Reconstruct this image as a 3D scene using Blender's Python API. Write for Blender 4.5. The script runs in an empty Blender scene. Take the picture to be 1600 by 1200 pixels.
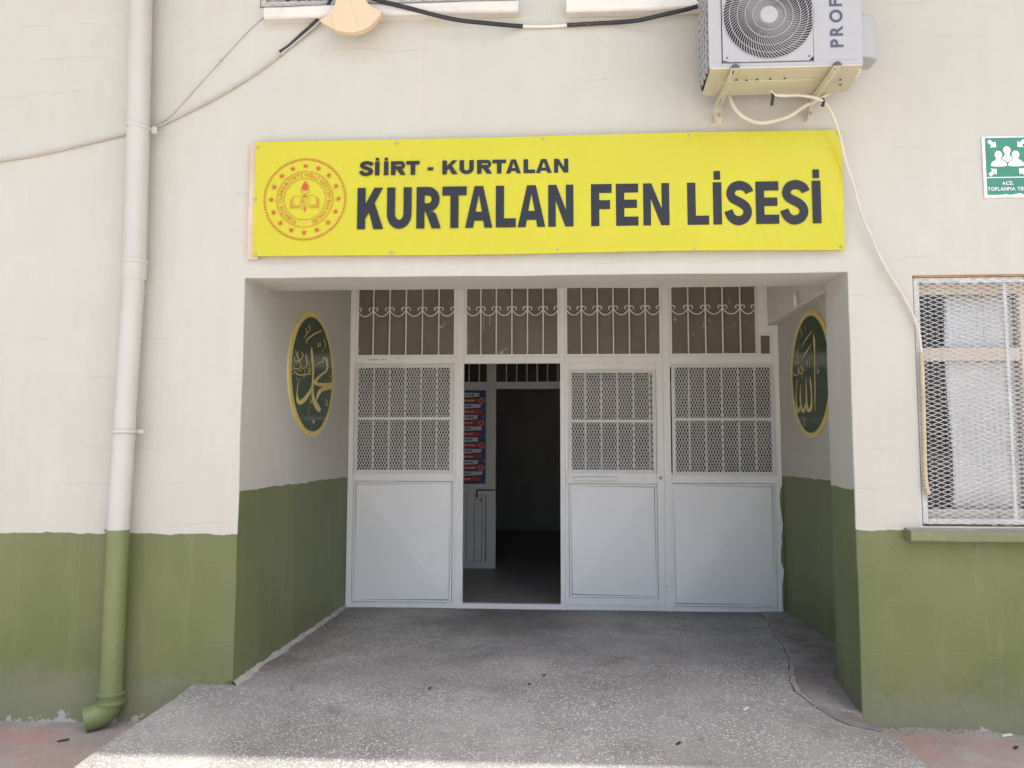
import bpy, bmesh, math, random
from mathutils import Vector, Matrix, noise as mnoise

random.seed(7)
scene = bpy.context.scene
col = scene.collection
Z0 = 1.55                      # eye height; photo-measured heights are relative to the eye

# ------------------------------------------------------------------ camera, sky, sun, exposure
cam_d = bpy.data.cameras.new('camera')
cam_d.sensor_width = 36.0
cam_d.lens = 27.61
cam_d.clip_end = 1500
cam = bpy.data.objects.new('camera', cam_d)
col.objects.link(cam)
yaw, tilt, roll = math.radians(3.1), math.radians(4.75), math.radians(0.11)
fw = Vector((-math.sin(yaw) * math.cos(tilt), math.cos(yaw) * math.cos(tilt), math.sin(tilt)))
rt = Vector((math.cos(yaw), math.sin(yaw), 0))
up = rt.cross(fw)
r2 = rt * math.cos(roll) + up * math.sin(roll)
u2 = -rt * math.sin(roll) + up * math.cos(roll)
cam.matrix_world = Matrix(((r2.x, u2.x, -fw.x, 0.0), (r2.y, u2.y, -fw.y, -4.5), (r2.z, u2.z, -fw.z, Z0), (0, 0, 0, 1)))
scene.camera = cam

SUN_EL, SUN_AZ = math.radians(65), math.radians(-45)    # azimuth measured from +X towards +Y (behind the facade), so the sun stands high in front
world = bpy.data.worlds.new('World')
scene.world = world
world.use_nodes = True
wn = world.node_tree
wn.nodes.clear()
sky = wn.nodes.new('ShaderNodeTexSky')
sky.sky_type = 'NISHITA'
sky.sun_disc = False
sky.sun_elevation = SUN_EL
sky.sun_rotation = math.pi / 2 - SUN_AZ
sky.dust_density = 4.0
bg = wn.nodes.new('ShaderNodeBackground')
bg.inputs['Strength'].default_value = 0.15
wo = wn.nodes.new('ShaderNodeOutputWorld')
wn.links.new(sky.outputs[0], bg.inputs[0])
wn.links.new(bg.outputs[0], wo.inputs[0])
sun_d = bpy.data.lights.new('sun', 'SUN')
sun_d.energy = 2.8
sun_d.angle = math.radians(0.55)
sun_d.color = (1.0, 0.95, 0.87)
sun = bpy.data.objects.new('sun', sun_d)
col.objects.link(sun)
sdir = Vector((math.cos(SUN_EL) * math.cos(SUN_AZ), math.cos(SUN_EL) * math.sin(SUN_AZ), math.sin(SUN_EL)))
sun.rotation_euler = sdir.to_track_quat('Z', 'Y').to_euler()
sun.location = (6, 3, 12)
scene.view_settings.view_transform = 'Standard'
scene.view_settings.look = 'None'
scene.view_settings.exposure = 1.36
scene.view_settings.gamma = 1.0
scene.view_settings.use_curve_mapping = False
scene.render.engine = 'CYCLES'
scene.cycles.max_bounces = 12
scene.cycles.diffuse_bounces = 10
scene.cycles.transparent_max_bounces = 16
scene.cycles.use_denoising = True
scene.cycles.sample_clamp_indirect = 6.0

# ------------------------------------------------------------------ material helpers
class NT:
    def __init__(s, name):
        s.mat = bpy.data.materials.new(name)
        s.mat.use_nodes = True
        s.t = s.mat.node_tree
        s.b = s.t.nodes['Principled BSDF']
        s.geo = s.t.nodes.new('ShaderNodeNewGeometry')
        s.P = s.geo.outputs['Position']
    def link(s, a, b): s.t.links.new(a, b)
    def put(s, sock, v):
        if hasattr(v, 'is_output'): s.link(v, sock)
        elif isinstance(v, (tuple, list)) and len(v) == 3 and sock.type == 'RGBA': sock.default_value = (*v, 1)
        else: sock.default_value = v
    def m(s, op, a, b=0.0, c=0.0, clamp=False):
        n = s.t.nodes.new('ShaderNodeMath'); n.operation = op; n.use_clamp = clamp
        for i, v in enumerate((a, b, c)): s.put(n.inputs[i], v)
        return n.outputs[0]
    def xyz(s, v=None):
        n = s.t.nodes.new('ShaderNodeSeparateXYZ'); s.put(n.inputs[0], v or s.P)
        return n.outputs
    def vec(s, scale, v=None, off=(0, 0, 0)):
        n = s.t.nodes.new('ShaderNodeMapping'); s.put(n.inputs['Vector'], v or s.P)
        n.inputs['Scale'].default_value = scale; n.inputs['Location'].default_value = off
        return n.outputs[0]
    def noise(s, scale, detail=3.0, v=None, rough=0.55, dist=0.0):
        n = s.t.nodes.new('ShaderNodeTexNoise'); s.put(n.inputs['Vector'], v or s.P)
        n.inputs['Scale'].default_value = scale; n.inputs['Detail'].default_value = detail
        n.inputs['Roughness'].default_value = rough; n.inputs['Distortion'].default_value = dist
        return n.outputs['Fac']
    def voro(s, scale, v=None, feature='F1'):
        n = s.t.nodes.new('ShaderNodeTexVoronoi'); n.feature = feature; s.put(n.inputs['Vector'], v or s.P)
        n.inputs['Scale'].default_value = scale
        return n
    def step(s, f, a, b, lo=0.0, hi=1.0):
        n = s.t.nodes.new('ShaderNodeMapRange'); n.interpolation_type = 'SMOOTHSTEP'; n.clamp = True
        s.put(n.inputs['Value'], f)
        for i, v in ((1, a), (2, b), (3, lo), (4, hi)): s.put(n.inputs[i], v)
        return n.outputs[0]
    def mix(s, f, a, b):
        n = s.t.nodes.new('ShaderNodeMix'); n.data_type = 'RGBA'
        s.put(n.inputs[0], f); s.put(n.inputs[6], a); s.put(n.inputs[7], b)
        return n.outputs[2]
    def bump(s, h, strength=0.3, dist=0.004):
        n = s.t.nodes.new('ShaderNodeBump'); n.inputs['Strength'].default_value = strength
        n.inputs['Distance'].default_value = dist; s.put(n.inputs['Height'], h)
        s.link(n.outputs[0], s.b.inputs['Normal'])
    def done(s, colr, rough=0.6, metal=0.0, spec=0.4):
        s.put(s.b.inputs['Base Color'], colr); s.put(s.b.inputs['Roughness'], rough)
        s.b.inputs['Metallic'].default_value = metal; s.b.inputs['Specular IOR Level'].default_value = spec
        return s.mat

def paint(name, c, rough=0.5, var=0.10, scale=3.0, dirt=0.0, dirtcol=(0.2, 0.16, 0.11), bump=0.12, spec=0.4):
    n = NT(name)
    k = n.step(n.noise(scale, 4), 0.3, 0.7)
    lo = tuple(x * (1 - var) for x in c)
    cc = n.mix(k, lo, c)
    if dirt:
        d = n.m('MULTIPLY', n.step(n.noise(scale * 4.3, 5, rough=0.7), 0.56, 0.78), dirt)
        cc = n.mix(d, cc, dirtcol)
    n.bump(n.noise(scale * 25, 3), bump, 0.002)
    return n.done(cc, n.step(n.noise(scale * 5, 3), 0.2, 0.8, max(rough - .08, .05), rough + .08), spec=spec)

# wall: cream lime paint above, green oil paint below, hairline cracks, block joints, stains
def wall_material():
    n = NT('wall_paint')
    x, y, z = n.xyz()
    k1 = n.step(n.noise(0.9, 4), 0.3, 0.7)
    k2 = n.step(n.noise(5.5, 4, rough=0.65), 0.35, 0.72)
    cream = n.mix(k1, (0.478, 0.460, 0.400), (0.508, 0.494, 0.436))
    cream = n.mix(n.m('MULTIPLY', k2, 0.35), cream, (0.470, 0.442, 0.390))
    streak = n.step(n.noise(1.0, 5, n.vec((7, 7, 0.45)), 0.65), 0.57, 0.80)
    cream = n.mix(n.m('MULTIPLY', streak, 0.38), cream, (0.60, 0.52, 0.42))
    zj = n.m('ADD', n.m('MULTIPLY', z, 4.6), n.m('MULTIPLY', n.noise(1.3, 4), 0.75))
    j = n.m('ABSOLUTE', n.m('SUBTRACT', n.m('FRACT', zj), 0.5))
    jl = n.m('MULTIPLY', n.step(j, 0.020, 0.006), n.step(n.noise(1.7, 3, n.vec((1, 1, 1), off=(3, 1, 7))), 0.53, 0.64))
    c1 = n.m('ABSOLUTE', n.m('SUBTRACT', n.noise(0.75, 3, n.vec((1, 1, .7), off=(9, 0, 4)), 0.5), 0.5))
    cl = n.m('MULTIPLY', n.step(c1, 0.0026, 0.0006), n.step(n.noise(0.9, 2, n.vec((1, 1, 1), off=(1, 8, 2))), 0.56, 0.62))
    crack = n.m('MAXIMUM', n.m('MULTIPLY', jl, 0.55), n.m('MULTIPLY', cl, 0.16))
    cream = n.mix(n.m('MULTIPLY', crack, 0.45), cream, (0.36, 0.30, 0.24))
    sp = n.voro(9.0)
    spot = n.m('MULTIPLY', n.step(sp.outputs['Distance'], 0.075, 0.03), n.step(n.noise(3.0, 2, n.vec((1, 1, 1), off=(5, 5, 5))), 0.60, 0.66))
    cream = n.mix(n.m('MULTIPLY', spot, 0.5), cream, (0.40, 0.33, 0.26))
    chip = n.m('MULTIPLY', n.step(n.noise(16, 5, n.vec((1, 1, 1.3), off=(3, 3, 3)), 0.7), 0.66, 0.69), n.step(n.noise(1.1, 2, n.vec((1, 1, 1), off=(8, 1, 4))), 0.52, 0.6))
    cream = n.mix(n.m('MULTIPLY', chip, 0.6), cream, (0.36, 0.31, 0.25))
    roll = n.step(n.noise(1.0, 4, n.vec((16, 16, 1.6), off=(1, 6, 2)), 0.6), 0.35, 0.7, 0, 0.16)
    cream = n.mix(roll, cream, (0.44, 0.41, 0.36))
    # green dado: its top edge was brushed by hand
    jamb = n.step(y, 0.006, 0.010)
    right = n.step(x, -0.1, 0.1)
    front_h = n.m('ADD', 1.058, n.m('MULTIPLY', right, 0.047))
    jamb_h = n.m('ADD', 1.304, n.m('MULTIPLY', right, 0.030))
    h = n.m('ADD', front_h, n.m('MULTIPLY', jamb, n.m('SUBTRACT', jamb_h, front_h)))
    h = n.m('ADD', h, n.m('MULTIPLY', n.m('SUBTRACT', n.noise(5.0, 5, rough=0.7), 0.5), 0.050))
    g = n.step(n.m('SUBTRACT', h, z), -0.0015, 0.0015)
    g1 = n.step(n.noise(1.6, 5), 0.3, 0.72)
    green = n.mix(g1, (0.128, 0.150, 0.056), (0.160, 0.175, 0.072))
    gs = n.step(n.noise(1.0, 5, n.vec((6, 6, 0.7), off=(2, 2, 0)), 0.7), 0.52, 0.76)
    green = n.mix(n.m('MULTIPLY', gs, 0.60), green, (0.215, 0.225, 0.13))
    sc = n.m('ABSOLUTE', n.m('SUBTRACT', n.noise(2.2, 5, n.vec((1, 1, .6), off=(4, 7, 1)), 0.65), 0.5))
    green = n.mix(n.m('MULTIPLY', n.step(sc, 0.006, 0.001), n.step(n.noise(1.4, 2, n.vec((1, 1, 1), off=(7, 2, 9))), 0.5, 0.62, 0, 0.42)), green, (0.095, 0.115, 0.05))
    dust = n.m('MULTIPLY', n.step(n.m('SUBTRACT', z, n.m('MULTIPLY', n.noise(2.6, 5, rough=0.7), 0.55)), 0.06, -0.14), 0.36)
    green = n.mix(dust, green, (0.25, 0.245, 0.19))
    peel = n.step(n.m('SUBTRACT', z, n.m('MULTIPLY', n.m('SUBTRACT', n.noise(8, 5, rough=0.7), 0.55), 0.45)), 0.03, 0.015)
    green = n.mix(peel, green, (0.38, 0.36, 0.33))
    c = n.mix(g, cream, green)
    hgt = n.m('ADD', n.m('MULTIPLY', n.noise(38, 4), 0.35), n.m('MULTIPLY', n.noise(4.0, 4), 1.6))
    hgt = n.m('ADD', hgt, n.m('MULTIPLY', crack, -0.6))
    hgt = n.m('ADD', hgt, n.m('MULTIPLY', g, 0.06))
    n.bump(hgt, 0.35, 0.010)
    return n.done(c, n.m('SUBTRACT', 0.85, n.m('MULTIPLY', g, 0.32)), spec=0.35)

def chips_material():
    n = NT('pebble_concrete')
    x, y, z = n.xyz()
    v1 = n.voro(68, n.vec((1, 1.15, 1)))
    v2 = n.voro(110, n.vec((1.1, 1, 1), off=(3, 3, 0)))
    r1 = n.xyz(v1.outputs['Color'])[0]; r2_ = n.xyz(v2.outputs['Color'])[1]
    size = n.m('ADD', n.m('MULTIPLY', r1, 0.34), 0.13)
    chip1 = n.m('MULTIPLY', n.step(n.m('SUBTRACT', v1.outputs['Distance'], size), 0.02, -0.06), n.step(r1, 0.16, 0.20))
    chip2 = n.m('MULTIPLY', n.step(v2.outputs['Distance'], 0.40, 0.30), n.step(r2_, 0.58, 0.60))
    chip = n.m('MAXIMUM', chip1, n.m('MULTIPLY', chip2, 0.75))
    g = n.noise(2.2, 6, rough=0.65)
    base = n.mix(n.step(g, 0.3, 0.7), (0.205, 0.198, 0.186), (0.295, 0.286, 0.27))
    chc = n.mix(n.xyz(v1.outputs['Color'])[1], (0.45, 0.436, 0.412), (0.65, 0.632, 0.60))
    wear = n.step(n.noise(1.3, 4, n.vec((1, 1, 1), off=(3, 8, 0))), 0.30, 0.62, 0.45, 1.0)
    c = n.mix(n.m('MULTIPLY', chip, wear), base, chc)
    # grime: trodden stain in front of the open door and dirt along the walls
    dx = n.m('DIVIDE', n.m('SUBTRACT', x, -0.35), 1.15); dy = n.m('DIVIDE', n.m('SUBTRACT', y, 2.0), 0.95)
    rr = n.m('SQRT', n.m('ADD', n.m('MULTIPLY', dx, dx), n.m('MULTIPLY', dy, dy)))
    rr = n.m('ADD', rr, n.m('MULTIPLY', n.m('SUBTRACT', n.noise(3.2, 5, rough=0.7), 0.5), 1.6))
    st = n.step(rr, 1.05, 0.30, 0, 0.72)
    el = n.m('ADD', n.m('MULTIPLY', n.m('ADD', x, 1.84), 1.0), n.m('MULTIPLY', n.m('SUBTRACT', n.noise(3.5, 5, rough=0.7), 0.5), 0.8))
    st2 = n.m('MULTIPLY', n.step(el, 0.40, 0.02, 0, 0.8), n.step(y, 0.1, 0.6))
    el2 = n.m('ADD', n.m('SUBTRACT', 2.4, y), n.m('MULTIPLY', n.m('SUBTRACT', n.noise(4.0, 5, rough=0.7), 0.5), 0.8))
    st3 = n.step(el2, 0.6, 0.0, 0, 0.6)
    blot = n.step(n.noise(1.7, 6, n.vec((1, 1, 1), off=(9, 2, 0)), 0.7), 0.52, 0.72, 0, 0.55)
    d = n.m('MAXIMUM', n.m('MAXIMUM', st, st2), n.m('MAXIMUM', st3, blot))
    c = n.mix(d, c, (0.15, 0.142, 0.132))
    pale = n.step(n.noise(0.9, 4, n.vec((1, 1, 1), off=(2, 4, 0))), 0.5, 0.72, 0, 0.35)
    c = n.mix(pale, c, (0.52, 0.50, 0.475))
    ck = n.m('ABSOLUTE', n.m('SUBTRACT', n.noise(0.55, 5, n.vec((1, 1, 1), off=(6, 3, 0)), 0.55), 0.5))
    c = n.mix(n.m('MULTIPLY', n.step(ck, 0.0022, 0.0006), 0.3), c, (0.09, 0.08, 0.075))
    n.bump(n.m('ADD', n.m('MULTIPLY', chip, 0.6), n.noise(30, 4)), 0.45, 0.004)
    return n.done(c, 0.78, spec=0.3)

def pavement_material():
    n = NT('worn_red_pavement')
    x, y, z = n.xyz()
    g = n.step(n.noise(2.5, 6, rough=0.7), 0.3, 0.7)
    grey = n.mix(g, (0.25, 0.225, 0.205), (0.36, 0.325, 0.295))
    red = n.mix(n.noise(14, 4), (0.31, 0.185, 0.165), (0.42, 0.275, 0.245))
    m_ = n.step(n.noise(1.9, 5, n.vec((1, 1, 1), off=(4, 1, 0)), 0.65), 0.40, 0.62)
    edge = n.step(n.m('ADD', y, n.m('MULTIPLY', n.noise(5, 4), 0.16)), 0.0, -0.09)
    c = n.mix(n.m('MULTIPLY', n.m('MULTIPLY', m_, edge), 0.85), grey, red)
    v = n.voro(75)
    c = n.mix(n.m('MULTIPLY', n.step(v.outputs['Distance'], 0.34, 0.22), n.step(n.xyz(v.outputs['Color'])[0], 0.55, 0.57, 0, 0.55)), c, (0.50, 0.43, 0.39))
    bounce_yard = n.step(y, -2.55, -2.75)  # pale unseen courtyard, added to bounce sunlight into the porch
    c = n.mix(bounce_yard, c, n.mix(g, (0.54, 0.505, 0.45), (0.64, 0.60, 0.54)))
    dk = n.step(n.noise(6, 5, rough=0.7), 0.62, 0.74, 0, 0.5)
    c = n.mix(dk, c, (0.12, 0.10, 0.09))
    n.bump(n.noise(35, 5), 0.4, 0.004)
    return n.done(c, 0.85, spec=0.25)

def patch_material():
    n = NT('cement_patch')
    g = n.step(n.noise(3.0, 6, rough=0.7), 0.3, 0.7)
    c = n.mix(g, (0.175, 0.155, 0.142), (0.33, 0.305, 0.285))
    c = n.mix(n.step(n.noise(9, 5, rough=0.7), 0.58, 0.72, 0, 0.5), c, (0.20, 0.18, 0.165))
    n.bump(n.noise(22, 5), 0.5, 0.006)
    return n.done(c, 0.85, spec=0.25)

def pane_material():
    n = NT('dusty_glass')
    n.b.inputs['Roughness'].default_value = 0.2
    d = n.step(n.noise(2.0, 5, rough=0.7), 0.35, 0.75, 0.16, 0.34)
    out = n.t.nodes['Material Output']
    tr = n.t.nodes.new('ShaderNodeBsdfTransparent'); tr.inputs[0].default_value = (0.55, 0.55, 0.55, 1)
    gl = n.t.nodes.new('ShaderNodeBsdfGlossy'); gl.inputs['Roughness'].default_value = 0.06
    fr = n.t.nodes.new('ShaderNodeFresnel'); fr.inputs[0].default_value = 1.5
    m1 = n.t.nodes.new('ShaderNodeMixShader'); n.link(fr.outputs[0], m1.inputs[0]); n.link(tr.outputs[0], m1.inputs[1]); n.link(gl.outputs[0], m1.inputs[2])
    df = n.t.nodes.new('ShaderNodeBsdfDiffuse'); df.inputs[0].default_value = (0.30, 0.255, 0.225, 1)
    m2 = n.t.nodes.new('ShaderNodeMixShader'); n.link(d, m2.inputs[0]); n.link(m1.outputs[0], m2.inputs[1]); n.link(df.outputs[0], m2.inputs[2])
    n.link(m2.outputs[0], out.inputs[0])
    return n.mat

def clear_glass():
    n = NT('window_glass')
    out = n.t.nodes['Material Output']
    tr = n.t.nodes.new('ShaderNodeBsdfTransparent'); tr.inputs[0].default_value = (0.94, 0.95, 0.95, 1)
    gl = n.t.nodes.new('ShaderNodeBsdfGlossy'); gl.inputs['Roughness'].default_value = 0.02
    fr = n.t.nodes.new('ShaderNodeFresnel'); fr.inputs[0].default_value = 1.28
    m1 = n.t.nodes.new('ShaderNodeMixShader'); n.link(fr.outputs[0], m1.inputs[0]); n.link(tr.outputs[0], m1.inputs[1]); n.link(gl.outputs[0], m1.inputs[2])
    n.link(m1.outputs[0], out.inputs[0])
    return n.mat

def painted_glass():
    n = NT('brown_painted_glass')
    k = n.step(n.noise(2.4, 5, rough=0.6), 0.3, 0.7)
    c = n.mix(k, (0.160, 0.136, 0.100), (0.195, 0.168, 0.130))
    f = n.step(n.noise(6.5, 6, n.vec((1, 1, 0.8), off=(2.2, 0, 5.1)), 0.72), 0.640, 0.665)
    sc = n.m('MULTIPLY', n.step(n.noise(9, 4, n.vec((3.4, 1, 0.35), off=(1, 0, 3)), 0.7), 0.665, 0.70), 0.5)
    c = n.mix(n.m('MAXIMUM', f, sc), c, (0.44, 0.40, 0.34))
    n.bump(n.noise(12, 3), 0.08, 0.002)
    return n.done(c, 0.28, spec=0.4)

M = {}
M['wall'] = wall_material()
M['chips'] = chips_material()
M['pave'] = pavement_material()
M['patch'] = patch_material()
M['dusty'] = pane_material()
M['glass'] = clear_glass()
M['brown_glass'] = painted_glass()
M['steel'] = paint('white_enamelled_steel', (0.82, 0.81, 0.785), 0.38, 0.06, 2.0, 0.24, (0.42, 0.36, 0.29), 0.10)
M['panel'] = paint('grey_white_door_panel', (0.82, 0.808, 0.79), 0.35, 0.05, 1.6, 0.22, (0.56, 0.53, 0.49), 0.10)
M['mesh'] = paint('white_painted_wire', (0.74, 0.73, 0.71), 0.5, 0.06, 4.0)
M['galv'] = paint('weathered_white_wire', (0.60, 0.59, 0.57), 0.5, 0.18, 9.0, 0.5, (0.36, 0.25, 0.15))
M['plaster'] = paint('beige_plaster', (0.70, 0.655, 0.58), 0.85, 0.08, 2.0)
M['wood'] = paint('cream_painted_wood', (0.60, 0.52, 0.43), 0.55, 0.14, 5.0, 0.3, (0.33, 0.25, 0.18))
M['lath'] = paint('bare_lath', (0.62, 0.50, 0.37), 0.7, 0.15, 6.0)
M['sillwhite'] = paint('white_sill_paint', (0.70, 0.67, 0.62), 0.7, 0.12, 4.0, 0.4, (0.40, 0.35, 0.28))
M['sillgreen'] = paint('green_sill_paint', (0.185, 0.205, 0.10), 0.6, 0.14, 5.0, 0.5, (0.33, 0.335, 0.26), 0.3)
M['silltop'] = paint('bare_cement_sill', (0.36, 0.34, 0.32), 0.85, 0.2, 7.0)
M['yellow'] = paint('yellow_sign_sheet', (0.515, 0.475, 0.012), 0.30, 0.05, 1.2, 0.10, (0.55, 0.48, 0.03), 0.03, 0.45)
M['dark'] = paint('charcoal_vinyl', (0.014, 0.014, 0.020), 0.4, 0.06, 3.0, bump=0.02)
M['red'] = paint('orange_red_print', (0.50, 0.075, 0.035), 0.45, 0.05, 3.0, bump=0.02)
M['screw'] = paint('dull_screw_metal', (0.38, 0.37, 0.34), 0.4, 0.1, 9.0)
M['ac'] = paint('white_plastic_shell', (0.395, 0.395, 0.40), 0.42, 0.04, 2.0, 0.12, (0.46, 0.43, 0.38), 0.03)
M['acbase'] = paint('stained_beige_base', (0.54, 0.50, 0.385), 0.55, 0.12, 3.0, 0.5, (0.30, 0.22, 0.13))
M['black'] = paint('black_plastic', (0.025, 0.025, 0.028), 0.5, 0.1, 5.0)
M['mottled'] = paint('flaking_whitewash', (0.03, 0.03, 0.032), 0.5, 0.1, 11.0, 1.0, (0.55, 0.52, 0.46))
M['void'] = paint('dark_coil', (0.035, 0.033, 0.032), 0.6, 0.3, 20.0)
M['fan'] = paint('dusty_fan_plastic', (0.13, 0.105, 0.085), 0.5, 0.2, 6.0)
M['navy'] = paint('navy_print', (0.075, 0.085, 0.13), 0.45, 0.05, 3.0, bump=0.02)
M['pad'] = paint('grey_rubber_pad', (0.11, 0.115, 0.14), 0.6, 0.1, 8.0)
M['bracket'] = paint('cream_bracket_paint', (0.60, 0.555, 0.44), 0.5, 0.12, 5.0, 0.4, (0.34, 0.25, 0.15))
M['hose'] = paint('cream_hose', (0.60, 0.55, 0.46), 0.6, 0.1, 8.0, 0.2, (0.45, 0.36, 0.25))
M['tape'] = paint('yellowed_tape', (0.52, 0.43, 0.28), 0.6, 0.14, 14.0)
M['cablecream'] = paint('cream_cable', (0.44, 0.40, 0.33), 0.6, 0.12, 6.0, 0.3)
M['overpaint'] = paint('wire_under_wall_paint', (0.44, 0.42, 0.375), 0.85, 0.06, 3.0)
M['pipewhite'] = paint('painted_white_pipe', (0.49, 0.47, 0.425), 0.42, 0.05, 3.0, 0.2, (0.55, 0.47, 0.38), 0.08)
M['pipegreen'] = paint('painted_green_pipe', (0.168, 0.195, 0.078), 0.42, 0.10, 4.0, 0.3, (0.30, 0.31, 0.19), 0.1)
M['fixture'] = paint('peach_beige_plaster', (0.66, 0.52, 0.35), 0.6, 0.10, 5.0, 0.45, (0.62, 0.42, 0.20))
M['gold'] = paint('gold_leaf_paint', (0.74, 0.60, 0.19), 0.35, 0.12, 6.0, spec=0.5, bump=0.03)
M['ovalgreen'] = paint('dark_green_gloss', (0.034, 0.072, 0.036), 0.16, 0.2, 1.5, bump=0.0, spec=0.5)
M['signgreen'] = paint('safety_green', (0.045, 0.235, 0.155), 0.4, 0.08, 6.0, bump=0.02)
M['signwhite'] = paint('sign_white', (0.78, 0.77, 0.76), 0.45, 0.04, 6.0, bump=0.02)
M['curtain'] = paint('white_curtain_cloth', (0.84, 0.82, 0.81), 0.9, 0.05, 3.0)
M['inwall'] = paint('dim_interior_paint', (0.5, 0.5, 0.49), 0.8, 0.1, 2.0)
M['infloor'] = paint('polished_hall_floor', (0.34, 0.31, 0.28), 0.50, 0.08, 0.6, 0.0, (0.10, 0.09, 0.08), 0.0)
M['posterblue'] = paint('poster_blue', (0.055, 0.055, 0.24), 0.4, 0.08, 4.0, bump=0.0)
M['posterred'] = paint('poster_red', (0.68, 0.075, 0.05), 0.4, 0.08, 4.0, bump=0.0)
M['posterwhite'] = paint('poster_white', (0.80, 0.80, 0.81), 0.4, 0.05, 4.0, bump=0.0)
M['packing'] = paint('brown_packing_wood', (0.36, 0.215, 0.10), 0.7, 0.2, 8.0, 0.3)
M['mortar'] = paint('crumbled_mortar', (0.44, 0.41, 0.37), 0.9, 0.2, 14.0, 0.4, (0.2, 0.18, 0.16), 0.5)
M['roof_with_added_eave'] = paint('grey_roof', (0.35, 0.33, 0.31), 0.85, 0.2, 1.0)
M['paper'] = paint('dirty_paper', (0.70, 0.68, 0.65), 0.8, 0.1, 20.0)
M['pebble'] = paint('dark_grit', (0.05, 0.045, 0.04), 0.9, 0.3, 30.0)

# ------------------------------------------------------------------ mesh helpers
ORG = {}

def tag(o, label=None, cat=None, group=None, kind=None):
    if label: o['label'] = label
    if cat: o['category'] = cat
    if group: o['group'] = group
    if kind: o['kind'] = kind
    return o

def thing(name, loc, label, cat, group=None):
    o = bpy.data.objects.new(name, None)
    o.empty_display_size = 0.1
    o.location = loc
    col.objects.link(o)
    ORG[o.name] = Vector(loc)
    return tag(o, label, cat, group)

def link(name, me, parent=None, org=None):
    o = bpy.data.objects.new(name, me)
    col.objects.link(o)
    if parent is not None:
        o.parent = parent
        ORG[o.name] = ORG[parent.name]
    else:
        o.location = org
        ORG[o.name] = Vector(org)
    return o

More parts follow.
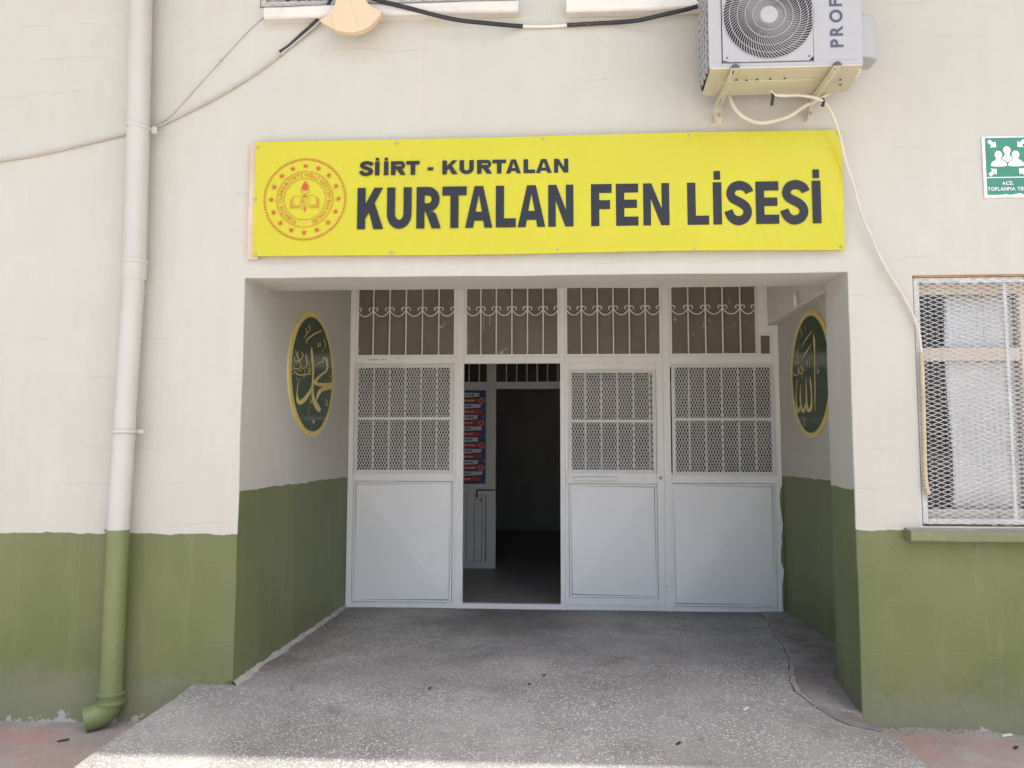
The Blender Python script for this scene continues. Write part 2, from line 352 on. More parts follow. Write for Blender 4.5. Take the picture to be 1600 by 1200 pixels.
class MB:
    def __init__(s): s.v = []; s.f = []; s.mi = []; s.cur = 0
    def face(s, pts):
        i = len(s.v); s.v += [tuple(p) for p in pts]; s.f.append(tuple(range(i, i + len(pts)))); s.mi.append(s.cur)
    def box(s, x0, x1, y0, y1, z0, z1):
        i = len(s.v)
        s.v += [(x, y, z) for x in (x0, x1) for y in (y0, y1) for z in (z0, z1)]
        for q in ((0, 1, 3, 2), (4, 6, 7, 5), (0, 4, 5, 1), (2, 3, 7, 6), (0, 2, 6, 4), (1, 5, 7, 3)):
            s.f.append(tuple(i + k for k in q)); s.mi.append(s.cur)
    def prism(s, pts, y0, y1, axis='y'):
        """outline pts (a, b): x,z extruded along y; axis 'x': y,z extruded along x; 'z': x,y extruded along z"""
        def P(a, b, d):
            return (a, d, b) if axis == 'y' else ((d, a, b) if axis == 'x' else (a, b, d))
        i, n = len(s.v), len(pts)
        s.v += [P(a, b, y0) for a, b in pts] + [P(a, b, y1) for a, b in pts]
        s.f.append(tuple(range(i, i + n))); s.f.append(tuple(range(i + 2 * n - 1, i + n - 1, -1)))
        s.mi += [s.cur] * 2
        for k in range(n):
            s.f.append((i + k, i + n + k, i + n + (k + 1) % n, i + (k + 1) % n)); s.mi.append(s.cur)
    def tube(s, pts, r, seg=8, smooth=4, cap=True, flat=1.0):
        P = [Vector(p) for p in pts]
        if smooth > 1 and len(P) > 2:
            o = []
            for a in range(len(P) - 1):
                p0, p1, p2, p3 = P[max(a - 1, 0)], P[a], P[a + 1], P[min(a + 2, len(P) - 1)]
                for k in range(smooth):
                    t = k / smooth
                    o.append(.5 * ((2 * p1) + (p2 - p0) * t + (2 * p0 - 5 * p1 + 4 * p2 - p3) * t * t + (3 * p1 - p0 - 3 * p2 + p3) * t ** 3))
            o.append(P[-1]); P = o
        base = len(s.v)
        ref = Vector((0, 1, 0))
        for a, p in enumerate(P):
            d = (P[min(a + 1, len(P) - 1)] - P[max(a - 1, 0)]).normalized()
            if abs(d.dot(ref)) > 0.95: rf = Vector((1, 0, 0))
            else: rf = ref
            u = d.cross(rf).normalized(); v = d.cross(u).normalized()
            rr = r(a / max(len(P) - 1, 1)) if callable(r) else r
            for k in range(seg):
                an = 2 * math.pi * k / seg
                s.v.append(tuple(p + u * rr * math.cos(an) + v * rr * flat * math.sin(an)))
        for a in range(len(P) - 1):
            for k in range(seg):
                k2 = (k + 1) % seg
                s.f.append((base + a * seg + k, base + a * seg + k2, base + (a + 1) * seg + k2, base + (a + 1) * seg + k)); s.mi.append(s.cur)
        if cap:
            s.f.append(tuple(base + k for k in range(seg - 1, -1, -1)))
            e = base + (len(P) - 1) * seg
            s.f.append(tuple(e + k for k in range(seg))); s.mi += [s.cur] * 2
    def lathe(s, c, axis, prof, seg=24, a0=0.0, a1=2 * math.pi):
        """prof: (radius, distance along axis)"""
        ax = Vector(axis).normalized()
        u = ax.orthogonal().normalized(); w = ax.cross(u)
        base = len(s.v); full = abs(a1 - a0 - 2 * math.pi) < 1e-6
        cols = seg if full else seg + 1
        for r, d in prof:
            for k in range(cols):
                an = a0 + (a1 - a0) * k / seg
                s.v.append(tuple(Vector(c) + ax * d + (u * math.cos(an) + w * math.sin(an)) * r))
        for a in range(len(prof) - 1):
            for k in range(seg):
                k2 = (k + 1) % cols
                s.f.append((base + a * cols + k, base + a * cols + k2, base + (a + 1) * cols + k2, base + (a + 1) * cols + k)); s.mi.append(s.cur)
    def build(s, name, mat, parent=None, org=None, smooth=False, bevel=0.0, kind=None, seg=2):
        o_ = ORG[parent.name] if parent is not None else Vector(org or (0, 0, 0))
        me = bpy.data.meshes.new(name)
        me.from_pydata([(x - o_.x, y - o_.y, z - o_.z) for x, y, z in s.v], [], s.f)
        for m_ in (mat if isinstance(mat, (list, tuple)) else [mat]): me.materials.append(m_)
        for p, k in zip(me.polygons, s.mi): p.material_index = k
        bm = bmesh.new(); bm.from_mesh(me)
        bmesh.ops.recalc_face_normals(bm, faces=bm.faces[:])
        if smooth:
            for f in bm.faces: f.smooth = True
            for e in bm.edges:
                if len(e.link_faces) == 2 and e.calc_face_angle(0) > 0.7: e.smooth = False
        bm.to_mesh(me); bm.free()
        o = link(name, me, parent, tuple(o_))
        if bevel:
            b = o.modifiers.new('bevel', 'BEVEL'); b.width = bevel; b.segments = seg; b.limit_method = 'ANGLE'; b.angle_limit = 0.6
        if kind: o['kind'] = kind
        return o

def clone(o, parent, dx=0, dy=0, dz=0):
    c = o.copy(); col.objects.link(c); c.parent = parent
    c.location = (o.location.x + dx, o.location.y + dy, o.location.z + dz)
    ORG[c.name] = ORG[parent.name]
    return c
# ------------------------------------------------------------------ lettering positions and brush strokes (metres)
STROKES_A = [[(1.251,2.314,1.258,2.314),(1.245,2.306,1.262,2.308),(1.238,2.294,1.268,2.298),(1.233,2.279,1.275,2.285),(1.235,2.259,1.284,2.266),(1.24,2.235,1.295,2.243),(1.247,2.213,1.304,2.221),(1.256,2.192,1.313,2.201),(1.266,2.173,1.32,2.18),(1.274,2.153,1.325,2.159),(1.276,2.13,1.326,2.134),(1.277,2.105,1.324,2.109),(1.277,2.082,1.322,2.085),(1.276,2.061,1.321,2.065),(1.275,2.042,1.322,2.045),(1.274,2.023,1.322,2.026),(1.272,2.003,1.322,2.006),(1.27,1.982,1.323,1.986),(1.271,1.963,1.329,1.968),(1.276,1.943,1.342,1.951),(1.283,1.924,1.361,1.935),(1.297,1.906,1.383,1.92),(1.318,1.888,1.411,1.907),(1.344,1.872,1.443,1.895),(1.371,1.859,1.473,1.883),(1.403,1.847,1.497,1.871),(1.437,1.838,1.518,1.859),(1.46,1.832,1.532,1.851)],[(1.351,2.175,1.344,2.177),(1.374,2.184,1.365,2.186),(1.405,2.196,1.394,2.198),(1.437,2.206,1.425,2.21),(1.467,2.214,1.457,2.219),(1.499,2.221,1.49,2.227),(1.522,2.226,1.512,2.233)],[(1.552,2.222,1.531,2.219),(1.552,2.23,1.53,2.228),(1.553,2.242,1.528,2.24),(1.559,2.252,1.532,2.252),(1.572,2.258,1.546,2.262),(1.587,2.262,1.568,2.271),(1.59,2.261,1.601,2.277),(1.592,2.26,1.633,2.276),(1.601,2.255,1.656,2.27),(1.612,2.248,1.674,2.26),(1.624,2.235,1.687,2.246),(1.635,2.22,1.695,2.228),(1.639,2.204,1.697,2.21),(1.635,2.192,1.692,2.194),(1.626,2.18,1.679,2.179),(1.608,2.169,1.653,2.163),(1.575,2.157,1.611,2.147),(1.528,2.143,1.562,2.132),(1.482,2.129,1.52,2.119),(1.444,2.115,1.487,2.106),(1.409,2.102,1.457,2.093),(1.378,2.088,1.433,2.081),(1.351,2.074,1.413,2.068),(1.329,2.061,1.396,2.055),(1.314,2.051,1.384,2.046)],[(1.319,2.038,1.34,2.056),(1.345,2.036,1.368,2.057),(1.385,2.033,1.408,2.057),(1.435,2.031,1.451,2.058),(1.492,2.032,1.501,2.062),(1.556,2.034,1.559,2.066),(1.623,2.038,1.618,2.071),(1.699,2.046,1.684,2.078),(1.773,2.056,1.757,2.086),(1.826,2.063,1.809,2.092)],[(1.805,2.069,1.821,2.038),(1.762,2.064,1.779,2.033),(1.701,2.056,1.721,2.026),(1.639,2.048,1.667,2.019),(1.582,2.038,1.617,2.011),(1.525,2.027,1.57,2.003),(1.473,2.013,1.536,1.995),(1.437,1.996,1.512,1.986),(1.416,1.979,1.489,1.974),(1.403,1.963,1.467,1.961),(1.396,1.946,1.443,1.945),(1.396,1.929,1.421,1.928),(1.396,1.917,1.406,1.917)],[(1.278,2.05,1.287,2.05),(1.272,2.038,1.292,2.039),(1.264,2.022,1.297,2.023),(1.251,2.006,1.294,2.005),(1.229,1.99,1.278,1.987),(1.202,1.974,1.256,1.968),(1.171,1.958,1.23,1.95),(1.139,1.942,1.202,1.932),(1.104,1.927,1.171,1.914),(1.072,1.914,1.138,1.899),(1.042,1.905,1.105,1.885),(1.017,1.898,1.069,1.874),(1.005,1.896,1.027,1.866),(1.009,1.895,0.98,1.865),(1.008,1.894,0.947,1.873),(0.996,1.896,0.932,1.884),(0.98,1.904,0.927,1.898),(0.966,1.918,0.929,1.915),(0.956,1.933,0.931,1.931),(0.952,1.948,0.932,1.947),(0.953,1.965,0.935,1.964),(0.956,1.98,0.939,1.98),(0.96,1.994,0.944,1.994),(0.965,2.008,0.95,2.007),(0.973,2.02,0.959,2.02),(0.984,2.031,0.973,2.032),(0.998,2.041,0.988,2.042),(1.007,2.048,1.0,2.049)],[(1.484,2.473,1.496,2.466),(1.442,2.461,1.454,2.454),(1.382,2.445,1.394,2.438),(1.322,2.427,1.337,2.421),(1.265,2.408,1.281,2.402),(1.209,2.387,1.227,2.382),(1.166,2.37,1.184,2.366),(1.14,2.358,1.159,2.355),(1.126,2.348,1.145,2.348),(1.118,2.34,1.136,2.341),(1.115,2.331,1.13,2.332),(1.117,2.323,1.128,2.324),(1.119,2.318,1.128,2.319)],[(1.194,2.471,1.204,2.468),(1.183,2.466,1.193,2.464),(1.167,2.459,1.179,2.458),(1.158,2.451,1.174,2.454),(1.171,2.447,1.182,2.453),(1.189,2.445,1.201,2.451),(1.198,2.443,1.216,2.448),(1.196,2.44,1.214,2.441),(1.189,2.434,1.204,2.433),(1.177,2.426,1.191,2.425),(1.162,2.416,1.175,2.415),(1.142,2.405,1.155,2.404),(1.122,2.392,1.135,2.391),(1.099,2.377,1.109,2.376),(1.075,2.361,1.083,2.36),(1.059,2.349,1.064,2.349)],[(1.09,2.426,1.103,2.431),(1.096,2.424,1.109,2.428),(1.105,2.42,1.117,2.424),(1.11,2.416,1.122,2.418),(1.109,2.41,1.12,2.411),(1.105,2.402,1.115,2.403),(1.102,2.397,1.111,2.397)],[(1.561,2.412,1.578,2.413),(1.556,2.406,1.572,2.407),(1.548,2.398,1.565,2.4),(1.548,2.391,1.564,2.394),(1.562,2.387,1.575,2.393),(1.58,2.385,1.596,2.391),(1.589,2.381,1.61,2.385),(1.587,2.373,1.607,2.375),(1.579,2.362,1.595,2.362),(1.565,2.348,1.578,2.348),(1.542,2.33,1.552,2.33),(1.514,2.311,1.522,2.31),(1.494,2.297,1.5,2.296)],[(1.389,2.364,1.403,2.365),(1.389,2.356,1.403,2.358),(1.388,2.346,1.403,2.348),(1.39,2.337,1.406,2.34),(1.398,2.333,1.412,2.337),(1.414,2.331,1.417,2.336),(1.432,2.336,1.416,2.336),(1.437,2.346,1.422,2.345),(1.44,2.359,1.428,2.357),(1.441,2.368,1.431,2.367)],[(1.445,2.338,1.443,2.343),(1.454,2.339,1.45,2.344),(1.468,2.342,1.457,2.345),(1.478,2.349,1.461,2.348),(1.477,2.358,1.462,2.356),(1.471,2.369,1.459,2.367),(1.467,2.377,1.457,2.375)],[(0.88,2.238,0.888,2.24),(0.884,2.232,0.895,2.234),(0.89,2.223,0.904,2.226),(0.9,2.212,0.916,2.216),(0.918,2.201,0.934,2.205),(0.938,2.189,0.954,2.193),(0.946,2.179,0.963,2.18),(0.934,2.173,0.944,2.17),(0.909,2.167,0.913,2.162),(0.89,2.164,0.886,2.158),(0.879,2.166,0.866,2.161),(0.869,2.171,0.855,2.168),(0.865,2.176,0.851,2.175),(0.872,2.18,0.862,2.182),(0.887,2.187,0.879,2.189),(0.898,2.191,0.891,2.193)],[(0.944,2.242,0.955,2.242),(0.935,2.234,0.947,2.234),(0.924,2.222,0.937,2.223),(0.92,2.209,0.934,2.211),(0.931,2.197,0.945,2.2),(0.949,2.184,0.964,2.188),(0.966,2.172,0.982,2.176),(0.981,2.161,0.996,2.165),(0.995,2.151,1.009,2.155),(1.004,2.145,1.018,2.148)],[(1.001,2.239,1.007,2.242),(1.018,2.236,1.026,2.24),(1.039,2.232,1.052,2.236),(1.047,2.225,1.064,2.226),(1.032,2.212,1.047,2.211),(1.002,2.193,1.016,2.192),(0.973,2.177,0.984,2.175),(0.947,2.165,0.955,2.163),(0.92,2.154,0.926,2.152),(0.901,2.147,0.906,2.146)],[(1.102,2.242,1.114,2.244),(1.107,2.23,1.125,2.234),(1.114,2.215,1.139,2.219),(1.12,2.198,1.15,2.203),(1.123,2.182,1.152,2.185),(1.126,2.164,1.151,2.167),(1.128,2.152,1.149,2.154)],[(0.847,2.108,0.851,2.111),(0.859,2.107,0.863,2.111),(0.876,2.105,0.88,2.111),(0.898,2.105,0.899,2.112),(0.926,2.108,0.924,2.115),(0.957,2.113,0.952,2.119),(0.984,2.12,0.973,2.123),(0.998,2.129,0.984,2.13),(1.004,2.139,0.992,2.139),(1.006,2.142,1.006,2.146),(1.011,2.139,1.023,2.142),(1.022,2.131,1.036,2.135),(1.038,2.125,1.047,2.131),(1.061,2.127,1.058,2.132),(1.082,2.132,1.075,2.136),(1.102,2.137,1.094,2.141),(1.124,2.145,1.116,2.147),(1.147,2.153,1.138,2.155),(1.163,2.159,1.155,2.161)],[(0.842,2.06,0.835,2.061),(0.855,2.069,0.845,2.07),(0.872,2.081,0.861,2.082),(0.885,2.086,0.882,2.092),(0.891,2.083,0.906,2.089),(0.906,2.075,0.923,2.081),(0.933,2.069,0.943,2.077),(0.973,2.07,0.974,2.078),(1.018,2.074,1.017,2.082),(1.062,2.079,1.06,2.087),(1.107,2.085,1.103,2.092),(1.152,2.092,1.145,2.099),(1.191,2.1,1.177,2.106),(1.218,2.112,1.199,2.114),(1.233,2.125,1.215,2.125),(1.238,2.135,1.222,2.133),(1.229,2.142,1.217,2.139),(1.21,2.147,1.202,2.143),(1.189,2.147,1.194,2.144),(1.174,2.14,1.186,2.139),(1.164,2.129,1.178,2.13),(1.165,2.119,1.18,2.122),(1.188,2.111,1.199,2.115),(1.22,2.104,1.23,2.108),(1.244,2.099,1.253,2.103)],[(1.051,2.057,1.045,2.058),(1.06,2.06,1.053,2.062),(1.074,2.064,1.065,2.067),(1.087,2.069,1.077,2.072),(1.1,2.074,1.091,2.076),(1.112,2.079,1.105,2.081),(1.121,2.083,1.114,2.084)],[(1.088,2.121,1.1,2.123),(1.095,2.096,1.107,2.097)],[(0.842,2.128,0.853,2.129),(0.831,2.088,0.842,2.089)],[(0.963,2.096,0.958,2.098),(1.025,2.113,1.017,2.116)],[(1.165,2.195,1.174,2.197),(1.195,2.165,1.207,2.167)],[(1.214,1.918,1.224,1.921),(1.228,1.912,1.241,1.915),(1.245,1.903,1.263,1.907),(1.253,1.897,1.275,1.898),(1.246,1.894,1.26,1.89),(1.228,1.89,1.236,1.885),(1.213,1.887,1.22,1.882)],[(1.207,1.874,1.217,1.875),(1.209,1.796,1.216,1.797)],[(1.618,1.938,1.628,1.942),(1.637,1.934,1.648,1.938),(1.663,1.928,1.676,1.932),(1.677,1.922,1.695,1.924),(1.674,1.912,1.693,1.912),(1.662,1.9,1.679,1.899),(1.652,1.894,1.662,1.89),(1.651,1.895,1.639,1.891),(1.637,1.9,1.626,1.897),(1.627,1.904,1.618,1.902)],[(1.711,2.151,1.721,2.152),(1.719,2.141,1.731,2.143),(1.731,2.128,1.744,2.13),(1.75,2.121,1.75,2.125),(1.768,2.131,1.754,2.131),(1.778,2.146,1.766,2.145),(1.785,2.157,1.774,2.156)],[(0.913,2.05,0.918,2.051),(0.916,2.045,0.923,2.046),(0.921,2.038,0.93,2.04),(0.931,2.034,0.931,2.038),(0.941,2.04,0.931,2.04),(0.944,2.047,0.937,2.047),(0.947,2.053,0.941,2.053)]]
STROKES_B = [[(1.434,2.417,1.428,2.416),(1.438,2.405,1.421,2.403),(1.444,2.389,1.411,2.385),(1.448,2.372,1.403,2.367),(1.447,2.356,1.402,2.351),(1.443,2.34,1.403,2.336),(1.44,2.324,1.404,2.32),(1.437,2.312,1.406,2.308),(1.434,2.299,1.407,2.296),(1.433,2.277,1.409,2.275),(1.435,2.241,1.412,2.238),(1.439,2.194,1.415,2.192),(1.443,2.144,1.419,2.142),(1.446,2.09,1.422,2.088),(1.449,2.032,1.426,2.03),(1.451,1.977,1.43,1.976),(1.453,1.924,1.436,1.923),(1.454,1.874,1.442,1.873),(1.455,1.84,1.446,1.839)],[(1.54,2.103,1.534,2.102),(1.544,2.093,1.529,2.092),(1.548,2.079,1.523,2.077),(1.55,2.061,1.517,2.059),(1.547,2.037,1.513,2.035),(1.54,2.01,1.511,2.008),(1.536,1.983,1.509,1.982),(1.534,1.957,1.506,1.955),(1.535,1.93,1.504,1.928),(1.54,1.907,1.503,1.905),(1.551,1.889,1.505,1.885),(1.566,1.874,1.509,1.867),(1.58,1.864,1.518,1.853),(1.594,1.858,1.539,1.842),(1.599,1.857,1.573,1.834),(1.581,1.854,1.626,1.839),(1.586,1.857,1.646,1.853),(1.599,1.87,1.653,1.869),(1.611,1.887,1.658,1.887),(1.618,1.907,1.659,1.908),(1.622,1.93,1.659,1.932),(1.625,1.955,1.657,1.957),(1.627,1.984,1.655,1.985),(1.627,2.013,1.653,2.015),(1.628,2.042,1.65,2.043),(1.629,2.069,1.646,2.071),(1.631,2.095,1.641,2.096),(1.632,2.113,1.638,2.114)],[(1.668,1.915,1.655,1.914),(1.676,1.907,1.655,1.905),(1.689,1.895,1.656,1.891),(1.703,1.884,1.659,1.878),(1.717,1.872,1.666,1.865),(1.732,1.86,1.676,1.851),(1.743,1.855,1.691,1.841),(1.73,1.856,1.729,1.836),(1.719,1.854,1.766,1.844),(1.728,1.859,1.781,1.855),(1.741,1.872,1.79,1.871),(1.755,1.891,1.797,1.891),(1.765,1.912,1.801,1.913),(1.771,1.937,1.804,1.939),(1.773,1.965,1.804,1.966),(1.774,1.992,1.801,1.994),(1.772,2.02,1.792,2.022),(1.768,2.049,1.781,2.05),(1.766,2.069,1.772,2.069)],[(1.807,1.897,1.797,1.896),(1.819,1.888,1.799,1.885),(1.837,1.875,1.802,1.871),(1.853,1.866,1.808,1.859),(1.865,1.859,1.818,1.85),(1.871,1.856,1.835,1.842),(1.841,1.853,1.886,1.846),(1.847,1.859,1.897,1.858),(1.857,1.873,1.901,1.874),(1.867,1.892,1.904,1.892),(1.876,1.914,1.908,1.915),(1.884,1.94,1.91,1.94),(1.889,1.964,1.91,1.965),(1.889,1.987,1.907,1.988),(1.886,2.009,1.901,2.01),(1.881,2.026,1.895,2.028),(1.875,2.038,1.887,2.04),(1.868,2.046,1.879,2.048),(1.863,2.051,1.873,2.053)],[(1.44,2.446,1.433,2.443),(1.479,2.438,1.468,2.433),(1.535,2.425,1.519,2.419),(1.591,2.41,1.571,2.403),(1.646,2.39,1.628,2.384),(1.701,2.367,1.688,2.363),(1.739,2.35,1.731,2.347)],[(1.493,2.344,1.486,2.341),(1.524,2.334,1.511,2.33),(1.567,2.321,1.548,2.314),(1.611,2.306,1.587,2.299),(1.653,2.29,1.631,2.283),(1.694,2.272,1.679,2.267),(1.723,2.26,1.713,2.256)],[(1.716,2.492,1.705,2.489),(1.723,2.49,1.711,2.486),(1.731,2.486,1.719,2.483),(1.735,2.48,1.722,2.478),(1.727,2.471,1.715,2.471),(1.715,2.462,1.702,2.461),(1.71,2.453,1.697,2.451),(1.716,2.445,1.706,2.442),(1.729,2.436,1.721,2.434),(1.739,2.429,1.733,2.428)],[(1.627,2.504,1.621,2.503),(1.617,2.469,1.604,2.468)],[(1.893,2.348,1.883,2.347),(1.891,2.298,1.877,2.297)],[(1.84,2.348,1.83,2.347),(1.832,2.264,1.819,2.263)],[(1.816,2.298,1.806,2.297),(1.816,2.231,1.806,2.23)],[(1.918,2.266,1.909,2.267),(1.906,2.258,1.896,2.259),(1.889,2.247,1.877,2.249),(1.865,2.238,1.86,2.243),(1.834,2.236,1.839,2.242),(1.804,2.238,1.811,2.243),(1.784,2.239,1.79,2.243)],[(1.766,2.215,1.756,2.217),(1.746,2.206,1.734,2.208),(1.721,2.193,1.704,2.195),(1.709,2.181,1.686,2.18),(1.718,2.167,1.695,2.163),(1.739,2.152,1.718,2.147),(1.756,2.145,1.746,2.138),(1.767,2.149,1.782,2.145),(1.789,2.161,1.808,2.159),(1.801,2.172,1.821,2.173),(1.793,2.182,1.811,2.185),(1.774,2.192,1.789,2.196),(1.762,2.196,1.764,2.201),(1.755,2.192,1.742,2.193),(1.742,2.18,1.729,2.18),(1.732,2.171,1.72,2.171)],[(1.939,2.176,1.928,2.175),(1.936,2.167,1.923,2.167),(1.932,2.155,1.915,2.155),(1.92,2.145,1.905,2.148),(1.893,2.139,1.892,2.146),(1.865,2.139,1.872,2.145),(1.841,2.141,1.855,2.147),(1.826,2.146,1.841,2.15),(1.815,2.154,1.83,2.156),(1.811,2.163,1.824,2.165),(1.815,2.178,1.827,2.178),(1.824,2.194,1.835,2.195),(1.832,2.206,1.841,2.207)],[(1.539,2.224,1.53,2.223),(1.537,2.177,1.525,2.176)],[(1.491,2.241,1.481,2.238),(1.52,2.226,1.512,2.224)],[(1.587,2.236,1.58,2.236),(1.581,2.192,1.572,2.192)],[(1.681,2.167,1.683,2.17),(1.594,2.165,1.596,2.168)],[(1.378,2.154,1.371,2.154),(1.37,2.146,1.36,2.147),(1.359,2.137,1.347,2.137),(1.355,2.129,1.34,2.127),(1.362,2.123,1.35,2.119),(1.377,2.117,1.367,2.114),(1.388,2.113,1.379,2.11)],[(1.344,2.107,1.354,2.109),(1.32,2.126,1.326,2.128)],[(1.695,1.797,1.682,1.796),(1.7,1.79,1.687,1.789),(1.706,1.78,1.694,1.779),(1.711,1.769,1.698,1.769),(1.712,1.758,1.699,1.758),(1.71,1.746,1.697,1.747),(1.705,1.737,1.693,1.738),(1.692,1.732,1.686,1.735),(1.677,1.731,1.675,1.734),(1.668,1.731,1.667,1.733)],[(1.846,2.107,1.833,2.104),(1.857,2.097,1.843,2.094),(1.872,2.083,1.855,2.08),(1.878,2.071,1.861,2.07),(1.864,2.063,1.855,2.066),(1.844,2.06,1.841,2.063),(1.831,2.058,1.829,2.061)],[(1.717,2.126,1.71,2.125),(1.737,2.104,1.727,2.102)]]
LINE_B = [('K', -1.152, -0.997), ('U', -0.976, -0.831), ('R', -0.802, -0.658), ('T', -0.65, -0.508), ('A', -0.516, -0.357), ('L', -0.337, -0.221), ('A', -0.21, -0.05), ('N', -0.033, 0.113), ('F', 0.214, 0.333), ('E', 0.357, 0.485), ('N', 0.513, 0.662), ('L', 0.764, 0.886), ('İ', 0.91, 0.959), ('S', 0.985, 1.126), ('E', 1.151, 1.28), ('S', 1.299, 1.442), ('İ', 1.468, 1.516)]
LINE_A = [('S', -1.142, -1.063), ('İ', -1.051, -1.024), ('İ', -0.998, -0.978), ('R', -0.956, -0.868), ('T', -0.865, -0.787), ('-', -0.739, -0.706), ('K', -0.652, -0.562), ('U', -0.551, -0.467), ('R', -0.448, -0.36), ('T', -0.358, -0.278), ('A', -0.278, -0.191), ('L', -0.176, -0.109), ('A', -0.105, -0.012), ('N', 0.001, 0.084)]
# ------------------------------------------------------------------ the setting: ground, ramp, patch
XL, XR, XB = -1.83, 1.667, 1.95      # porch: left wall, right column face, recessed right wall
YD, YC = 2.40, 0.38                  # door plane, depth of the column and lintel
ZL = 2.558                           # underside of the lintel

def ss(a, b, t):
    t = min(1, max(0, (t - a) / (b - a))); return t * t * (3 - 2 * t)

def ramp_z(x, y):
    z = 0.178 + 0.036 * (1 - min(1, max(0, y / 2.4))) if y > 0 else 0.214 + y * 0.094
    d = ((x - 1.70) / 0.42) ** 2 + ((y + 0.02) / 0.38) ** 2
    z -= 0.105 * math.exp(-d)
    return z + 0.004 * mnoise.noise(Vector((x * 1.3, y * 1.3, 0)))

def ground_z(x, y):
    return 0.055 * ss(1.2, 1.9, x) * (1 - ss(2.1, 2.7, x) * 0.75) * ss(-1.6, -0.2, y) - 0.012 * ss(-1.0, -3.0, x)

def ground():
    b = MB()
    xs = [-300, -60, -12] + [-5 + 0.25 * i for i in range(41)] + [12, 60, 300]
    ys = [-300, -60, -12] + [-4 + 0.25 * i for i in range(18)] + [12, 60, 300]
    for y in ys:
        for x in xs: b.v.append((x, y, ground_z(x, y)))
    n = len(xs)
    for j in range(len(ys) - 1):
        for i in range(n - 1):
            b.f.append((j * n + i, j * n + i + 1, (j + 1) * n + i + 1, (j + 1) * n + i)); b.mi.append(0)
    tag(b.build('pavement', M['pave'], smooth=True), kind='structure')
ground()

def ramp():
    b = MB()
    ys = [-2.6 + 0.1 * i for i in range(26)] + [-0.03] + [0.0, 0.05, 0.1] + [0.2 + 0.1 * i for i in range(23)]
    n = 48
    for y in ys:
        if y < 0.001: x0, x1 = -2.06 - 0.095 * ss(0, -1, y) + 0.012 * mnoise.noise(Vector((y * 4, 0, 3))), 1.66 + 0.02 * mnoise.noise(Vector((y * 4, 7, 3)))
        else: x0, x1 = -1.9, 2.0
        for i in range(n + 1):
            x = x0 + (x1 - x0) * i / n
            b.v.append((x, y, ramp_z(x, y)))
    for j in range(len(ys) - 1):
        if abs(ys[j] + 0.03) < 1e-6 : pass
        for i in range(n):
            k = j * (n + 1) + i
            b.f.append((k, k + 1, k + n + 2, k + n + 1)); b.mi.append(0)
    # skirts down to the ground on both open sides
    for side in (0, n):
        for j in range(len(ys) - 1):
            if ys[j + 1] > 0.001: break
            a, c = b.v[j * (n + 1) + side], b.v[(j + 1) * (n + 1) + side]
            b.face([a, c, (c[0], c[1], -0.1), (a[0], a[1], -0.1)])
    tag(b.build('entrance_ramp', M['chips'], smooth=True), kind='structure')
ramp()

def patch():
    left = [(1.72, 2.385), (1.69, 2.05), (1.645, 1.75), (1.60, 1.45), (1.565, 1.13), (1.53, 0.95), (1.475, 0.70), (1.435, 0.55), (1.385, 0.36), (1.375, 0.20), (1.405, 0.05), (1.435, -0.05), (1.49, -0.16), (1.54, -0.22), (1.60, -0.27), (1.645, -0.30)]
    fine = []
    for (x0, y0), (x1, y1) in zip(left[:-1], left[1:]):
        for k in range(4):
            t = k / 4; x, y = x0 + (x1 - x0) * t, y0 + (y1 - y0) * t
            q = Vector((x * 9, y * 9, 1))
            fine.append((x + 0.018 * mnoise.noise(q), y + 0.012 * mnoise.noise(q + Vector((5, 5, 5)))))
    fine.append(left[-1])
    b = MB(); n = 10
    for i, (x, y) in enumerate(fine):
        xr = 1.655 + 0.345 * min(1, max(0, y / 0.05))
        for k in range(n + 1):
            u = k / n; xx = x + (xr - x) * u
            hump = 0.012 * mnoise.noise(Vector((xx * 4, y * 4, 2))) * min(1, u * 5)
            edge = -0.012 if k == 0 else 0.004 + 0.006 * min(1, u * 8)
            b.v.append((xx, y, ramp_z(xx, y) + edge + hump * 0.5))
    for j in range(len(fine) - 1):
        for i in range(n):
            k = j * (n + 1) + i
            b.f.append((k, k + 1, k + n + 2, k + n + 1)); b.mi.append(0)
    tag(b.build('cement_patch', M['patch'], smooth=True), kind='structure')
    # open crack where the patch has parted from the ramp
    b = MB(); rnd = random.Random(4)
    for i, (x, y) in enumerate(fine):
        w_ = max(.0006, .0024 + .0045 * mnoise.noise(Vector((i * .35, 2, 2)))) * (0.35 + 0.65 * math.sin(math.pi * min(1, i / 40)) if i < 20 else 1)
        z = ramp_z(x, y) + .0035
        b.v += [(x - w_ + .004, y, z), (x + w_ + .004, y, z)]
    for i in range(len(fine) - 1): b.f.append((2 * i, 2 * i + 1, 2 * i + 3, 2 * i + 2)); b.mi.append(0)
    tag(b.build('floor_crack', M['pebble']), kind='structure')
patch()

# crumbled mortar where the left porch wall meets the floor
def mortar():
    b = MB(); n = 90
    for i in range(n + 1):
        y = -.02 + 2.40 * i / n
        w = .030 + .034 * mnoise.noise(Vector((y * 3.3, 1, 0))) + .024 * mnoise.noise(Vector((y * 19, 4, 0)))
        h = .020 + .012 * mnoise.noise(Vector((y * 7, 8, 0))) + .008 * mnoise.noise(Vector((y * 23, 8, 0)))
        w = max(w, .004); z = ramp_z(-1.82, y)
        for (x, zz) in ((-1.86, z + h), (-1.828 + .2 * w, z + h), (-1.828 + .6 * w, z + h * .55), (-1.828 + w, z - .006)): b.v.append((x, y, zz))
    for i in range(n):
        for k in range(3):
            a = i * 4 + k; b.f.append((a, a + 1, a + 5, a + 4)); b.mi.append(0)
    tag(b.build('mortar_edge', M['mortar'], smooth=True), kind='structure')
mortar()

